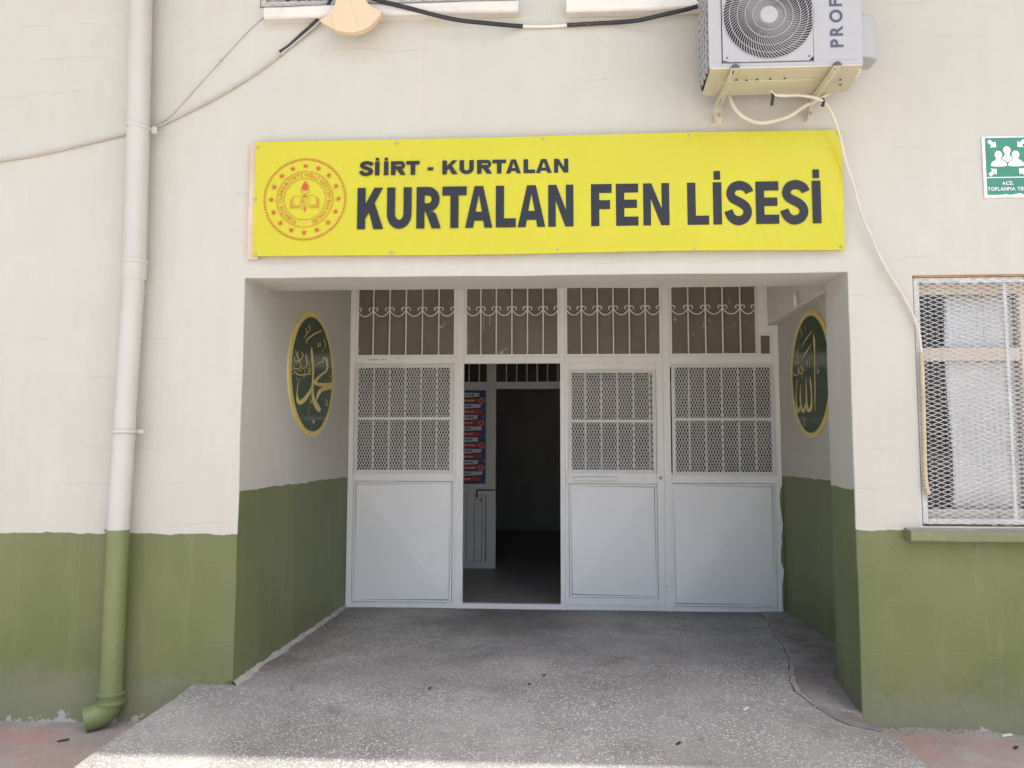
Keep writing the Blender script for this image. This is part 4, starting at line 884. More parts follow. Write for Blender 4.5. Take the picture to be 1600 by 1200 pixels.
def glyph(ch, x0, x1, z0, z1, s, t):
    """block capitals: polygons (x,z); s vertical stroke, t horizontal stroke"""
    w, h = x1 - x0, z1 - z0
    def P(*q): return [(x0 + a, z0 + b_) for a, b_ in q]
    if ch == 'I': return [P((0, 0), (w, 0), (w, h), (0, h))]
    if ch == 'İ':
        d = h * .205
        return [P((0, 0), (w, 0), (w, h), (0, h)), P((w * .12, h * 1.06), (w * .88, h * 1.06), (w * .88, h * 1.06 + d), (w * .12, h * 1.06 + d))]
    if ch == '-': return [P((0, h * .30), (w, h * .30), (w, h * .53), (0, h * .53))]
    if ch == 'L': return [P((0, 0), (w, 0), (w, t), (s, t), (s, h), (0, h))]
    if ch == 'T': return [P(((w - s) / 2, 0), ((w + s) / 2, 0), ((w + s) / 2, h - t), (w, h - t), (w, h), (0, h), (0, h - t), ((w - s) / 2, h - t))]
    if ch == 'E': return [P((0, 0), (w, 0), (w, t), (s, t), (s, h * .42), (w * .94, h * .42), (w * .94, h * .42 + t * .92), (s, h * .42 + t * .92), (s, h - t), (w, h - t), (w, h), (0, h))]
    if ch == 'F': return [P((0, 0), (s, 0), (s, h * .40), (w * .92, h * .40), (w * .92, h * .40 + t), (s, h * .40 + t), (s, h - t), (w, h - t), (w, h), (0, h))]
    if ch == 'N': return [P((0, 0), (s * .92, 0), (s * .92, h * .62), (w - s, 0), (w, 0), (w, h), (w - s * .92, h), (w - s * .92, h * .40), (s, h), (0, h))]
    if ch == 'K': return [P((0, 0), (s, 0), (s, h * .26), (s * 1.48, h * .41), (w - s * 1.22, 0), (w, 0), (s * 2.15, h * .63), (w * .97, h), (w - s * 1.16, h), (s, h * .60), (s, h), (0, h))]
    if ch == 'A':
        a, tp, c0, c1 = s * .98, w * .32, h * .17, h * .385
        lx = lambda z: (w / 2 - tp * .5) * z / h                       # left outer edge
        ix = lambda z: a + (w / 2 - a) * z / (h * .90)                # left inner edge, apex of the counter at .82 h
        half = P((0, 0), (a, 0), (ix(c0), c0), (w / 2, c0), (w / 2, c1), (ix(c1), c1), (w / 2, h * .80), (w / 2, h), (w / 2 - tp * .5, h))
        return [half, [(2 * x0 + w - a_, b_) for a_, b_ in half][::-1]]
    if ch == 'U':
        r, ri = w / 2, w / 2 - s
        ro, rin = min(h * .42, w * .62), min(h * .42, w * .62) - t
        o = [(0, h), (0, ro)] + arc(r, ro, r, ro, 180, 360, 18)[1:] + [(w, h), (w - s, h), (w - s, ro)] + arc(r, ro, ri, rin, 360, 180, 18)[1:] + [(s, h)]
        return [P(*o)]
    if ch == 'R':
        m0 = h * .40; rz = (h - m0) / 2; bx = w * .94
        rx = min(bx - s, rz * 1.05) * .86
        out = [(s, h), (bx - rx, h)] + arc(bx - rx, m0 + rz, rx, rz, 90, -90, 14)[1:] + [(s, m0)]
        inn = [(s, h - t * .95), (bx - rx, h - t * .95)] + arc(bx - rx, m0 + rz, max(rx - s * .98, .2 * rx), rz - t * .95, 90, -90, 14)[1:] + [(s, m0 + t * .95)]
        polys = [P((0, 0), (s, 0), (s, h), (0, h))]
        for k in range(len(out) - 1): polys.append(P(out[k], out[k + 1], inn[k + 1], inn[k]))
        polys.append(P((w - s * 1.12, 0), (w, 0), (w * .80, m0 * .86), (w * .70, m0), (w * .38, m0)))
        return polys
    if ch == 'S':
        c = []
        # centre line through the letter, with stroke thickness along it
        key = [(.93, .745, 1), (.84, .845, 1), (.66, .905, 1), (.47, .912, 1), (.28, .865, 1), (.175, .745, 1), (.24, .625, 1), (.42, .555, 1), (.62, .49, 1), (.79, .40, 1), (.845, .27, 1), (.74, .145, 1), (.52, .086, 1), (.33, .105, 1), (.17, .19, 1), (.075, .325, 1)]
        pts = [Vector((a * w, b_ * h)) for a, b_, _ in key]
        fine = []
        for i in range(len(pts) - 1):
            p0, p1, p2, p3 = pts[max(i - 1, 0)], pts[i], pts[i + 1], pts[min(i + 2, len(pts) - 1)]
            for k in range(4):
                u = k / 4
                fine.append(.5 * ((2 * p1) + (p2 - p0) * u + (2 * p0 - 5 * p1 + 4 * p2 - p3) * u * u + (3 * p1 - p0 - 3 * p2 + p3) * u ** 3))
        fine.append(pts[-1])
        L_, R_ = [], []
        for i, p in enumerate(fine):
            d = (fine[min(i + 1, len(fine) - 1)] - fine[max(i - 1, 0)])
            d = Vector((d.x / s, d.y / t)).normalized() if False else d.normalized()
            nn = Vector((-d.y, d.x))
            e = .5 * math.hypot(nn.x * s, nn.y * t * 1.0)
            L_.append(p + nn * e); R_.append(p - nn * e)
        return [P(tuple(L_[i]), tuple(L_[i + 1]), tuple(R_[i + 1]), tuple(R_[i])) for i in range(len(fine) - 1)]
    return []

def flat_polys(b, polys, y):
    for p in polys: b.face([(x, y, z) for x, z in p])

FONT = {}
def char_mesh(ch, bold=0.0):
    if (ch, bold) not in FONT:
        c = bpy.data.curves.new('glyph', 'FONT'); c.body = ch; c.size = 1.0; c.offset = bold; c.fill_mode = 'FRONT'; c.resolution_u = 4
        o = bpy.data.objects.new('glyph', c); col.objects.link(o)
        dg = bpy.context.evaluated_depsgraph_get(); dg.update()
        me = o.evaluated_get(dg).to_mesh()
        vs = [(v.co.x, v.co.y) for v in me.vertices]; fs = [tuple(p.vertices) for p in me.polygons]
        o.evaluated_get(dg).to_mesh_clear(); bpy.data.objects.remove(o); bpy.data.curves.remove(c)
        x0 = min((v[0] for v in vs), default=0); x1 = max((v[0] for v in vs), default=.25)
        FONT[(ch, bold)] = ([(x - x0, y) for x, y in vs], fs, x1 - x0)
    return FONT[(ch, bold)]

def write(b, text, height, place, bold=0.0, gap=.10, space=.30, sx=1.0):
    """lay characters on a line; place(u, v) maps text units to a world point. height is the capital height."""
    k = height / .727
    u = 0.0
    for ch in text:
        if ch == ' ': u += space * k * sx; continue
        vs, fs, w = char_mesh(ch, bold)
        base = len(b.v)
        b.v += [place(u + x * k * sx, y * k) for x, y in vs]
        for f in fs: b.f.append(tuple(base + i for i in f)); b.mi.append(b.cur)
        u += (w + gap) * k * sx
    return u - gap * k * sx

def width_of(text, height, bold=0.0, gap=.10, space=.30, sx=1.0):
    return write(MB(), text, height, lambda u, v: (0, 0, 0), bold, gap, space, sx)

# ------------------------------------------------------------------ the yellow school sign
def yellow_sign():
    t = thing('school_sign', (-.07, -.02, R(1.48)), 'long yellow sign reading KURTALAN FEN LİSESİ in dark letters over the entrance', 'sign')
    x0, x1 = -1.772, 1.644
    zb0, zb1, zt0, zt1 = R(1.126), R(1.130), R(1.820), R(1.828)
    b = MB(); nx = 24
    for i in range(nx + 1):
        u = i / nx; x = x0 + (x1 - x0) * u
        for (y, top) in ((-.045, 0), (-.045, 1), (-.030, 1), (-.030, 0)):
            wob = .0035 * math.sin(u * 9.5 + 1) * (1 if top == 0 else .5)
            b.v.append((x, y + .003 * math.sin(u * 7), (zt0 + (zt1 - zt0) * u if top else zb0 + (zb1 - zb0) * u) + wob))
    for i in range(nx):
        for k in range(4):
            k2 = (k + 1) % 4
            b.f.append((i * 4 + k, i * 4 + k2, (i + 1) * 4 + k2, (i + 1) * 4 + k)); b.mi.append(0)
    b.f.append((0, 1, 2, 3)); b.f.append((nx * 4 + 3, nx * 4 + 2, nx * 4 + 1, nx * 4)); b.mi += [0, 0]
    b.build('board', M['yellow'], t)
    b = MB(); b.box(-1.812, -1.745, -.0285, -.002, R(1.115), R(1.815)); b.build('backing_lath', M['lath'], t, bevel=.002)
    b = MB(); b.box(1.56, 1.625, -.0285, -.002, R(1.135), R(1.815)); b.build('backing_lath', M['lath'], t, bevel=.002)
    b = MB(); b.box(-.10, -.04, -.0285, -.002, R(1.135), R(1.81)); b.build('backing_lath', M['lath'], t, bevel=.002)
    first = None
    for sx, sz in ((-1.757, 1.79), (-1.755, 1.14), (-1.765, 1.47), (-.925, 1.80), (-.06, 1.805), (.78, 1.81), (1.625, 1.81), (1.622, 1.145), (.02, 1.145), (.80, 1.142), (-.95, 1.14)):
        if first is None:
            b = MB(); b.lathe((sx, -.049, R(sz)), (0, -1, 0), [(.008, -.003), (.008, .001), (.005, .003), (.0001, .004)], 10); first = b.build('screw', M['screw'], t, smooth=True); f0 = (sx, sz)
        else: clone(first, t, sx - f0[0], 0, sz - f0[1])
    YT = -.0496
    for ch, a, c in LINE_A:
        if ch == 'İ': c = a + .0265
        z0 = R(1.604) - .0035 * (a + 1.14) / 1.2
        b = MB(); flat_polys(b, glyph(ch, a, c, z0, z0 + .0835, .0265, .0215), YT); b.build('letter', M['dark'], t)
    for ch, a, c in LINE_B:
        z0 = R(1.281)
        b = MB(); flat_polys(b, glyph(ch, a, c, z0, z0 + .248, .0475, .0535), YT); b.build('letter', M['dark'], t)
    # round emblem in orange red
    cx, cz, RR = -1.467, R(1.467), .243
    em = MB()
    def P(r, a): return (cx + r * math.sin(a), YT, cz + r * math.cos(a))
    def annulus(r0, r1, n=96):
        for k in range(n):
            a, c = 2 * math.pi * k / n, 2 * math.pi * (k + 1) / n
            em.face([P(r0, a), P(r1, a), P(r1, c), P(r0, c)])
    n = 84
    for k in range(n):
        a = 2 * math.pi * k / n; d = 2 * math.pi / n
        em.face([P(RR - .0085, a), P(RR + .0050, a + d * .62), P(RR + .0060, a + d * 1.12), P(RR - .0075, a + d * .50)])
    eo = em.build('emblem', M['red'], t)
    for r0, r1 in ((.684, .697), (.506, .517)):
        em = MB(); annulus(RR * r0, RR * r1); em.build('ring_line', M['red'], eo)
    for k in range(16):
        a = 2 * math.pi * k / 16; sx, sz = cx + RR * .826 * math.sin(a), cz + RR * .826 * math.cos(a)
        if k == 0:
            s_ = MB(); pts = []
            for j in range(10):
                r_ = .0175 if j % 2 == 0 else .0075
                pts.append((sx + r_ * math.sin(math.pi * j / 5), YT, sz + r_ * math.cos(math.pi * j / 5)))
            for j in range(10): s_.face([(sx, YT, sz), pts[j], pts[(j + 1) % 10]])
            st0 = s_.build('star', M['red'], eo); s0 = (sx, sz)
        else: clone(st0, eo, sx - s0[0], 0, sz - s0[1])
    # circular inscription, letters standing outwards
    text = 'TÜRKİYE CUMHURİYETİ MİLLİ EĞİTİM BAKANLIĞI'
    cap = .0225; rb = RR * .556
    total = width_of(text, cap, .0, .13, .36); span = math.radians(322); a0 = -span / 2
    b = MB()
    def around(u, v):
        a = a0 + span * u / total; r = rb + v
        return (cx + r * math.sin(a), YT, cz + r * math.cos(a))
    write(b, text, cap, around, .0, .13, .36)
    b.build('ring_lettering', M['red'], eo)
    # book and torch
    s = .0061
    def q(x, z): return (cx + x * s * .164 * 1.0, YT, cz + z * s * .164)
    bk = MB()
    def line(pts, w_):
        P2 = [Vector((cx + x * .000632, cz + z * .000632)) for x, z in pts]
        for i in range(len(P2) - 1):
            d = (P2[i + 1] - P2[i]).normalized(); nn = Vector((-d.y, d.x)) * w_ / 2
            a, c = P2[i], P2[i + 1]
            bk.face([(a.x + nn.x, YT, a.y + nn.y), (c.x + nn.x, YT, c.y + nn.y), (c.x - nn.x, YT, c.y - nn.y), (a.x - nn.x, YT, a.y - nn.y)])
    W_ = .0022
    for m_ in (1, -1):
        line([(m_ * 18, 28), (m_ * 45, 33), (m_ * 80, 30), (m_ * 112, 22)], W_)
        line([(m_ * 112, 22), (m_ * 112, -62), (m_ * 60, -60), (m_ * 40, -58)], W_)
        line([(m_ * 122, 14), (m_ * 124, -72), (m_ * 60, -70), (m_ * 38, -72)], W_)
        line([(m_ * 133, 0), (m_ * 138, -84), (m_ * 60, -80), (m_ * 20, -84)], W_)
    line([(0, -60), (0, -124)], .0042); line([(-11, -80), (-4, -105)], .003); line([(11, -80), (4, -105)], .003)
    line([(44 * math.cos(math.radians(a)), -20 + 44 * math.sin(math.radians(a))) for a in range(0, 361, 15)], W_)
    line([(-6 + 17 * math.cos(math.radians(a)), -20 + 17 * math.sin(math.radians(a))) for a in range(40, 321, 14)], .0042)
    line([(14, -20), (24, -20)], .003); line([(19, -26), (19, -14)], .003)
    line([(-8, 26), (-8, 42)], W_); line([(8, 26), (8, 42)], W_); line([(-20, 26), (20, 26)], .003); line([(-12, 44), (12, 44)], W_)
    line([(38 * math.cos(math.radians(a)), 86 + 38 * math.sin(math.radians(a))) for a in range(180, 361, 15)], W_)
    line([(-38, 86), (38, 86)], W_); line([(-38, 94), (38, 94)], W_)
    fl = [(-30, 98), (-32, 118), (-20, 140), (-8, 155), (0, 178), (10, 158), (26, 134), (32, 112), (28, 98)]
    for i in range(len(fl) - 1):
        a, c = fl[i], fl[i + 1]
        bk.face([(cx, YT, cz + 100 * .000632), (cx + a[0] * .000632, YT, cz + a[1] * .000632), (cx + c[0] * .000632, YT, cz + c[1] * .000632)])
    bk.build('torch_and_book', M['red'], eo)
    b = MB(); b.face([P(RR * .60 + .003 * math.cos(k * math.pi / 4), math.pi + .022 * math.sin(k * math.pi / 4)) for k in range(8)]); b.build('dot', M['red'], eo)
yellow_sign()

# ------------------------------------------------------------------ green assembly-point sign
def assembly_sign():
    t = thing('assembly_point_sign', (2.57, 0, R(1.61)), 'small green safety sign with three white figures and arrows above the window', 'sign')
    def X(zx): return 2.441 + (zx / 10 - 14) * .00362
    def Z(zy): return R(1.787) - (zy / 10 - 13) * .00372
    xr = 868
    def rrect(b, x0, x1, y0, y1, r, d0, d1):
        pts = []
        for cx_, cy_, a0 in ((x1 - r, y0 + r, 0), (x0 + r, y0 + r, 90), (x0 + r, y1 - r, 180), (x1 - r, y1 - r, 270)):
            for k in range(5):
                a = math.radians(a0 + 22.5 * k); pts.append((X(cx_ + r * math.cos(a)), Z(cy_ - r * math.sin(a))))
        b.prism(pts, d0, d1)
    b = MB(); rrect(b, 140, xr + 10, 138, 1098, 22, -.008, -.001); b.build('backing_plate', M['signwhite'], t)
    b = MB(); rrect(b, 162, xr - 12, 142, 1076, 26, -.0096, -.0082); b.build('white_border', M['signwhite'], t)
    b = MB(); rrect(b, 182, xr - 32, 162, 1055, 14, -.0106, -.0097); b.build('panel', M['signgreen'], t)
    y = -.0112
    b = MB(); b.face([(X(182), y, Z(778)), (X(xr - 32), y, Z(778)), (X(xr - 32), y, Z(793)), (X(182), y, Z(793))])
    mid = 509
    def arrow(cx_, cy_, ang):
        c, s_ = math.cos(ang), math.sin(ang)
        pts = [(-70, -28), (12, -28), (12, -68), (80, 0), (12, 68), (12, 28), (-70, 28)]
        # points split into shaft and head so that each face is convex
        for poly in (((-70, -28), (12, -28), (12, 28), (-70, 28)), ((12, -68), (82, 0), (12, 68))):
            b.face([(X(cx_ + a * c - d * s_), y, Z(cy_ + a * s_ + d * c)) for a, d in poly])
    arrow(286, 255, math.radians(42)); arrow(2 * mid - 286, 255, math.radians(138))
    arrow(280, 705, math.radians(-42)); arrow(2 * mid - 280, 705, math.radians(-138))
    b.build('arrow', M['signwhite'], t)
    def person(cx_, top, r, sh, base, half, clipl=None):
        b = MB(); hd = [(cx_ + r * math.cos(a * math.pi / 9), top + r * 1.12 + r * 1.12 * math.sin(a * math.pi / 9)) for a in range(18)]
        b.face([(X(p), y, Z(q)) for p, q in hd])
        nk = r * .62
        y2 = y - .0003
        b.face([(X(p), y2, Z(q)) for p, q in ((cx_ - nk, top + r * 1.7), (cx_ + nk, top + r * 1.7), (cx_ + nk, sh), (cx_ - nk, sh))])
        y3 = y - .0006
        body = [(cx_ - nk - 4, sh - 6), (cx_ + nk + 4, sh - 6)] + base[0] + base[1]
        b.face([(X(p), y3, Z(q)) for p, q in body])
        b.build('figure', M['signwhite'], t)
    for s_, cx_ in ((1, 376), (-1, 638)):
        right = [(cx_ + 70, 522), (cx_ + 108, 548), (cx_ + 122, 585), (cx_ + 120, 606), (cx_ + 60, 616)]
        left = [(2 * cx_ - p, q) for p, q in reversed(right)]
        person(cx_, 366, 58, 505, (right, left), 120)
    person(509, 296, 58, 440, ([(560, 455), (588, 480), (592, 495), (560, 515), (530, 535), (509, 552)], [(488, 535), (458, 515), (424, 492), (436, 475), (460, 452)]), 80)
    for txt, cy_, hgt in (('ACİL', 902, .0195), ('TOPLANMA YERİ', 990, .0205)):
        w_ = width_of(txt, hgt, .022, .10, .32, 1.0); target = (172 if txt == 'ACİL' else 625) * .000362
        k = target / w_; b = MB()
        write(b, txt, hgt, lambda u, v, c=cy_, k=k, target=target: (X(mid - 10) - target / 2 + u * k, y, Z(c) + v), .022, .10, .32)
        b.build('lettering', M['signwhite'], t)
    # peeled strip along the lower edge
    b = MB(); b.prism([(X(330), Z(1090)), (X(400), Z(1058)), (X(460), Z(1046)), (X(520), Z(1070)), (X(600), Z(1048)), (X(660), Z(1036)), (X(720), Z(1052)), (X(735), Z(1090))], -.0125, -.0113); b.build('peeled_edge', M['signwhite'], t)
assembly_sign()

# ------------------------------------------------------------------ oval calligraphy plates
def plate(name, label, xw, sgn, yc, zc, ry, rz, strokes, star=None):
    t = thing(name, (xw, yc, R(zc)), label, 'wall plate', None)
    def el(k, n, fy, fz): a = 2 * math.pi * k / n; return (yc + ry * fy * math.cos(a), R(zc) + rz * fz * math.sin(a))
    n = 64
    b = MB(); b.prism([el(k, n, 1, 1) for k in range(n)], xw + sgn * .002, xw + sgn * .012, axis='x'); b.build('gold_rim', M['gold'], t)
    b = MB(); b.prism([el(k, n, .885, .915) for k in range(n)], xw + sgn * .012, xw + sgn * .0145, axis='x'); b.build('panel', M['ovalgreen'], t)
    i_ = 0
    for st in strokes:
        b = MB()
        xs_ = xw + sgn * (.0150 + .00012 * i_); i_ += 1
        for a, c in zip(st[:-1], st[1:]):
            b.face([(xs_, a[0], a[1]), (xs_, c[0], c[1]), (xs_, c[2], c[3]), (xs_, a[2], a[3])])
        b.build('brush_stroke', M['gold'], t)
    if star:
        b = MB(); pts = []
        for j in range(10):
            r_ = 1 if j % 2 == 0 else .42
            pts.append((xw + sgn * .0150, star[0] + .040 * r_ * math.sin(math.pi * j / 5), R(star[1]) + .020 * r_ * math.cos(math.pi * j / 5)))
        for j in range(10): b.face([(xw + sgn * .0150, star[0], R(star[1])), pts[j], pts[(j + 1) % 10]])
        b.build('star', M['gold'], t)
plate('oval_plate', 'oval green plate with broad gold calligraphy and a small star on the left porch wall', XL, 1, 1.315, .560, .555, .470, STROKES_A, star=(1.34, .205))
plate('oval_plate', 'oval green plate with tall thin gold calligraphy, partly behind the right porch column', XB, -1, 1.555, .572, .480, .486, STROKES_B)

# ------------------------------------------------------------------ air conditioner
def ac_unit():
    t = thing('air_conditioner', (1.21, 0, R(2.0)), 'white outdoor air conditioner unit on two wall brackets above the yellow sign', 'air conditioner')
    x0, x1, y0, y1, z0, z1 = .822, 1.618, -.45, -.145, R(2.012), R(2.565)
    fx, fz, fr_ = 1.135, R(2.288), .238
    px0, px1, pz0, pz1 = .893, 1.362, R(2.038), R(2.535)
    YF = y0
    # front sheet with the round opening
    b = MB(); n = 64
    def sq(a):
        c, s_ = math.cos(a), math.sin(a)
        hx0, hx1, hz0, hz1 = fx - px0, px1 - fx, fz - pz0, pz1 - fz
        k = min((hx1 if c > 0 else hx0) / max(abs(c), 1e-6), (hz1 if s_ > 0 else hz0) / max(abs(s_), 1e-6))
        return (fx + c * k, fz + s_ * k)
    for k in range(n):
        a, c = 2 * math.pi * k / n, 2 * math.pi * (k + 1) / n
        i0, i1 = (fx + fr_ * math.cos(a), fz + fr_ * math.sin(a)), (fx + fr_ * math.cos(c), fz + fr_ * math.sin(c))
        o0, o1 = sq(a), sq(c)
        b.face([(o0[0], YF - .006, o0[1]), (o1[0], YF - .006, o1[1]), (i1[0], YF - .006, i1[1]), (i0[0], YF - .006, i0[1])])
        b.face([(i0[0], YF - .006, i0[1]), (i1[0], YF - .006, i1[1]), (i1[0], YF + .03, i1[1]), (i0[0], YF + .03, i0[1])])
    for p, q in (((px0, pz0), (px1, pz0)), ((px1, pz0), (px1, pz1)), ((px1, pz1), (px0, pz1)), ((px0, pz1), (px0, pz0))):
        b.face([(p[0], YF - .006, p[1]), (q[0], YF - .006, q[1]), (q[0], YF + .012, q[1]), (p[0], YF + .012, p[1])])
    b.build('grille_panel', M['ac'], t)
    # casing: front strips round the grille panel, sides, top, chamfered lower edge
    b = MB()
    g = .004
    b.box(x0, px0 - g, YF, YF + .02, z0 + .028, z1); b.box(px1 + g, x1, YF, YF + .02, z0 + .028, z1)
    b.box(px0 - g, px1 + g, YF, YF + .02, pz1 + g, z1); b.box(px0 - g, px1 + g, YF, YF + .02, z0 + .001, pz0 - g)
    b.box(x0, px0 - g, YF, YF + .02, z0 + .0, z0 + .028); b.box(px1 + g, x1, YF, YF + .02, z0, z0 + .028)
    b.box(x1 - .004, x1, YF + .02, y1, z0 + .012, z1); b.box(x0, x1, YF + .02, y1, z1 - .006, z1 + .004)
    b.box(x0 + .006, x1 - .006, y1 - .006, y1, z0 + .012, z1 - .006)
    b.build('casing', M['ac'], t, bevel=.004)
    # embossed ribs beside the lettering
    for k, zz in enumerate((2.078, 2.165, 2.245, 2.33, 2.42)):
        b = MB(); b.box(1.395, 1.565, YF - .0016, YF + .001, R(zz), R(zz) + .016); b.build('embossed_rib', M['ac'], t, bevel=.0015)
    # base tray, tapered at the rear corners
    b = MB()
    b.prism([(x0 + .010, y0 + .024), (x1 - .020, y0 + .024), (x1 - .002, y0 + .045), (x1 + .028, y1 - .05), (x1 + .004, y1 + .01), (x0 + .05, y1 + .012), (x0 + .022, y1 - .0)], z0 - .010, z0 + .011, axis='z')
    b.build('base_tray', M['acbase'], t, bevel=.004)
    b = MB(); b.box(x0 + .004, x1 - .004, YF - .004, YF + .0235, z0 - .010, z0 + .0005); b.build('base_lip', M['acbase'], t, bevel=.004)
    b = MB(); b.box(px0, px1 + .05, -.32, -.21, z0 - .016, z0 - .0101); b.build('base_rib', M['acbase'], t, bevel=.004)
    for hx, hy in ((.99, -.335), (1.045, -.33), (1.10, -.335), (1.17, -.34), (1.245, -.34), (1.55, -.31), (1.57, -.25)):
        b = MB(); b.tube([(hx, hy, z0 - .0172), (hx, hy, z0 - .0150)], .0065, 8, 1); b.build('drain_hole', M['black'], t)
    # left end: condenser louvres
    b = MB(); b.box(x0 + .014, x0 + .020, YF + .02, y1 - .006, z0 + .014, z1 - .01); b.build('coil', M['void'], t)
    k = 0; first = None
    for yy in (YF + .085, YF + .155, YF + .225):
        b = MB(); b.box(x0 - .001, x0 + .012, yy - .009, yy + .009, z0 + .014, z1 - .008); b.build('end_post', M['ac'], t, bevel=.002)
    zz = z0 + .03
    while zz < z1 - .02:
        if first is None:
            b = MB(); b.prism([(YF + .021, zz), (y1 - .007, zz + .030), (y1 - .007, zz + .042), (YF + .021, zz + .012)], x0 + .001, x0 + .009, axis='x'); first = b.build('end_slat', M['ac'], t); zf = zz
        else: clone(first, t, 0, 0, zz - zf)
        zz += .050
    # fan behind the grille
    b = MB(); b.lathe((fx, YF + .16, fz), (0, -1, 0), [(.0001, 0), (fr_ + .02, .0), (fr_ + .02, .13)], 40); b.build('fan_shroud', M['void'], t)
    b = MB(); b.lathe((fx, YF + .13, fz), (0, -1, 0), [(.0001, .05), (.05, .045), (.055, .0)], 24); b.build('fan_hub', M['fan'], t, smooth=True)
    for q_ in range(3):
        b = MB(); a0 = math.radians(120 * q_ + 8)
        for i in range(9):
            u = i / 8; r_ = .05 + .175 * u; sp = math.radians(38 + 22 * u); sw = math.radians(-24 * u)
            for j in range(7):
                a = a0 + sw + sp * (j / 6 - .5)
                b.v.append((fx + r_ * math.cos(a), YF + .10 - .022 * (j / 6 - .5) * 2, fz + r_ * math.sin(a)))
        for i in range(8):
            for j in range(6): kk = i * 7 + j; b.f.append((kk, kk + 1, kk + 8, kk + 7)); b.mi.append(0)
        b.build('fan_blade', M['fan'], t, smooth=True)
    # grille: swept ribs, rings and the round cap
    gb = MB(); nr = 84
    for q_ in range(nr):
        a0 = 2 * math.pi * q_ / nr
        base = len(gb.v); m_ = 9
        for i in range(m_):
            u = i / (m_ - 1); r_ = .045 + (fr_ - .045) * u; a = a0 + .55 * u ** 1.3
            dx, dz = math.cos(a), math.sin(a); nx_, nz_ = -dz, dx; hw = .0007 + .0012 * u
            yb_ = YF - .007 - .010 * (1 - u * u)
            for s_, yy in ((-1, 0), (1, 0), (1, .009), (-1, .009)):
                gb.v.append((fx + r_ * dx + nx_ * hw * s_, yb_ + yy, fz + r_ * dz + nz_ * hw * s_))
        for i in range(m_ - 1):
            for e in range(4):
                e2 = (e + 1) % 4; gb.f.append((base + i * 4 + e, base + i * 4 + e2, base + (i + 1) * 4 + e2, base + (i + 1) * 4 + e)); gb.mi.append(0)
    gb.build('grille_ribs', M['ac'], t, kind='stuff')
    for r_ in (.085, .125, .166, .205, .237):
        u = (r_ - .045) / (fr_ - .045); b = MB()
        pts = [(fx + r_ * math.cos(2 * math.pi * k / 48), YF - .009 - .010 * (1 - u * u), fz + r_ * math.sin(2 * math.pi * k / 48)) for k in range(49)]
        b.tube(pts, .0022, 6, 1, cap=False); b.build('grille_ring', M['ac'], t, smooth=True)
    b = MB(); b.lathe((fx, YF - .012, fz), (0, -1, 0), [(.048, -.006), (.048, .004), (.044, .009), (.0001, .013)], 32); b.build('grille_cap', M['ac'], t, smooth=True)
    for sx, sz in ((px0 + .022, pz0 + .022), (px1 - .022, pz0 + .022), (px0 + .022, pz1 - .022), (px1 - .022, pz1 - .022)):
        b = MB(); b.lathe((sx, YF - .006, sz), (0, -1, 0), [(.006, -.001), (.006, .001), (.0001, .0015)], 10); b.build('screw', M['pad'], t)
    # side cover over the pipe valves
    b = MB(); b.prism([(x1 + .003, -.345), (x1 + .125, -.305), (x1 + .150, -.27), (x1 + .150, y1 - .012), (x1 + .003, y1 - .012)], R(2.118), R(2.36), axis='z'); b.build('valve_cover', M['ac'], t, bevel=.012)
    # upright lettering read from below
    b = MB(); base_x, start = 1.517, R(2.1065)
    write(b, 'PROFi', .066, lambda u, v: (base_x - v, YF - .0022, start + u), .030, .19, .3, 1.0)
    b.build('lettering', M['navy'], t)
    # wall brackets
    for bx, tw_ in ((.953, -.01), (1.478, .008)):
        b = MB(); zt = z0 - .0175
        b.box(bx - .019, bx + .021, -.478, -.004, zt - .003, zt)                       # horizontal web
        b.box(bx - .022, bx - .019, -.478, -.030, zt - .040, zt)                       # side flange
        b.box(bx - .022, bx + .030, -.0035, -.0005, R(1.895), zt + .33)                # wall plate
        b.box(bx - .022, bx - .019, -.060, -.004, R(1.895), zt - .041)
        b.prism([(-.10, zt - .04), (-.004, zt - .105), (-.004, zt - .04)], bx - .0216, bx - .0194, axis='x')
        br = b.build('bracket', M['bracket'], t, bevel=.0015)
        b = MB(); b.box(bx - .010, bx - .001, -.45, -.39, zt - .0042, zt - .0031); b.box(bx - .008, bx + .001, -.12, -.07, zt - .0042, zt - .0031); b.build('slot', M['void'], br)
        b = MB(); b.lathe((bx + .002, -.462, zt + .001), (0, 0, 1), [(.021, 0), (.023, .010), (.017, .020), (.0001, .022)], 16); b.build('rubber_pad', M['pad'], br, smooth=True)
        b = MB(); b.lathe((bx + .012, -.004, R(1.945)), (0, -1, 0), [(.009, 0), (.009, .008), (.0001, .009)], 6); b.lathe((bx + .012, -.004, R(2.02)), (0, -1, 0), [(.009, 0), (.009, .008), (.0001, .009)], 6); b.build('bolt', M['screw'], br)
ac_unit()

# insulated refrigerant pipe hanging in a loop, and the drain hose
t = thing('refrigerant_pipe', (1.2, -.06, R(1.86)), 'cream insulated pipe hanging in a loop beneath the air conditioner', 'pipe')
b = MB(); b.tube([(1.005, -.10, R(2.10)), (1.005, -.10, R(2.02)), (1.020, -.10, R(1.965)), (1.062, -.10, R(1.905)), (1.12, -.10, R(1.868)), (1.181, -.10, R(1.853)), (1.26, -.10, R(1.865)), (1.343, -.10, R(1.893)), (1.42, -.10, R(1.945)), (1.50, -.10, R(1.985)), (1.60, -.12, R(2.04)), (1.69, -.17, R(2.09)), (1.70, -.20, R(2.14))], .0125, 10, 5)
b.build('insulation', M['hose'], t, smooth=True)
b = MB(); b.tube([(1.005, -.10, R(2.10)), (1.0, -.02, R(2.14)), (1.0, .02, R(2.15))], .0125, 10, 3); b.build('wall_end', M['hose'], t, smooth=True)

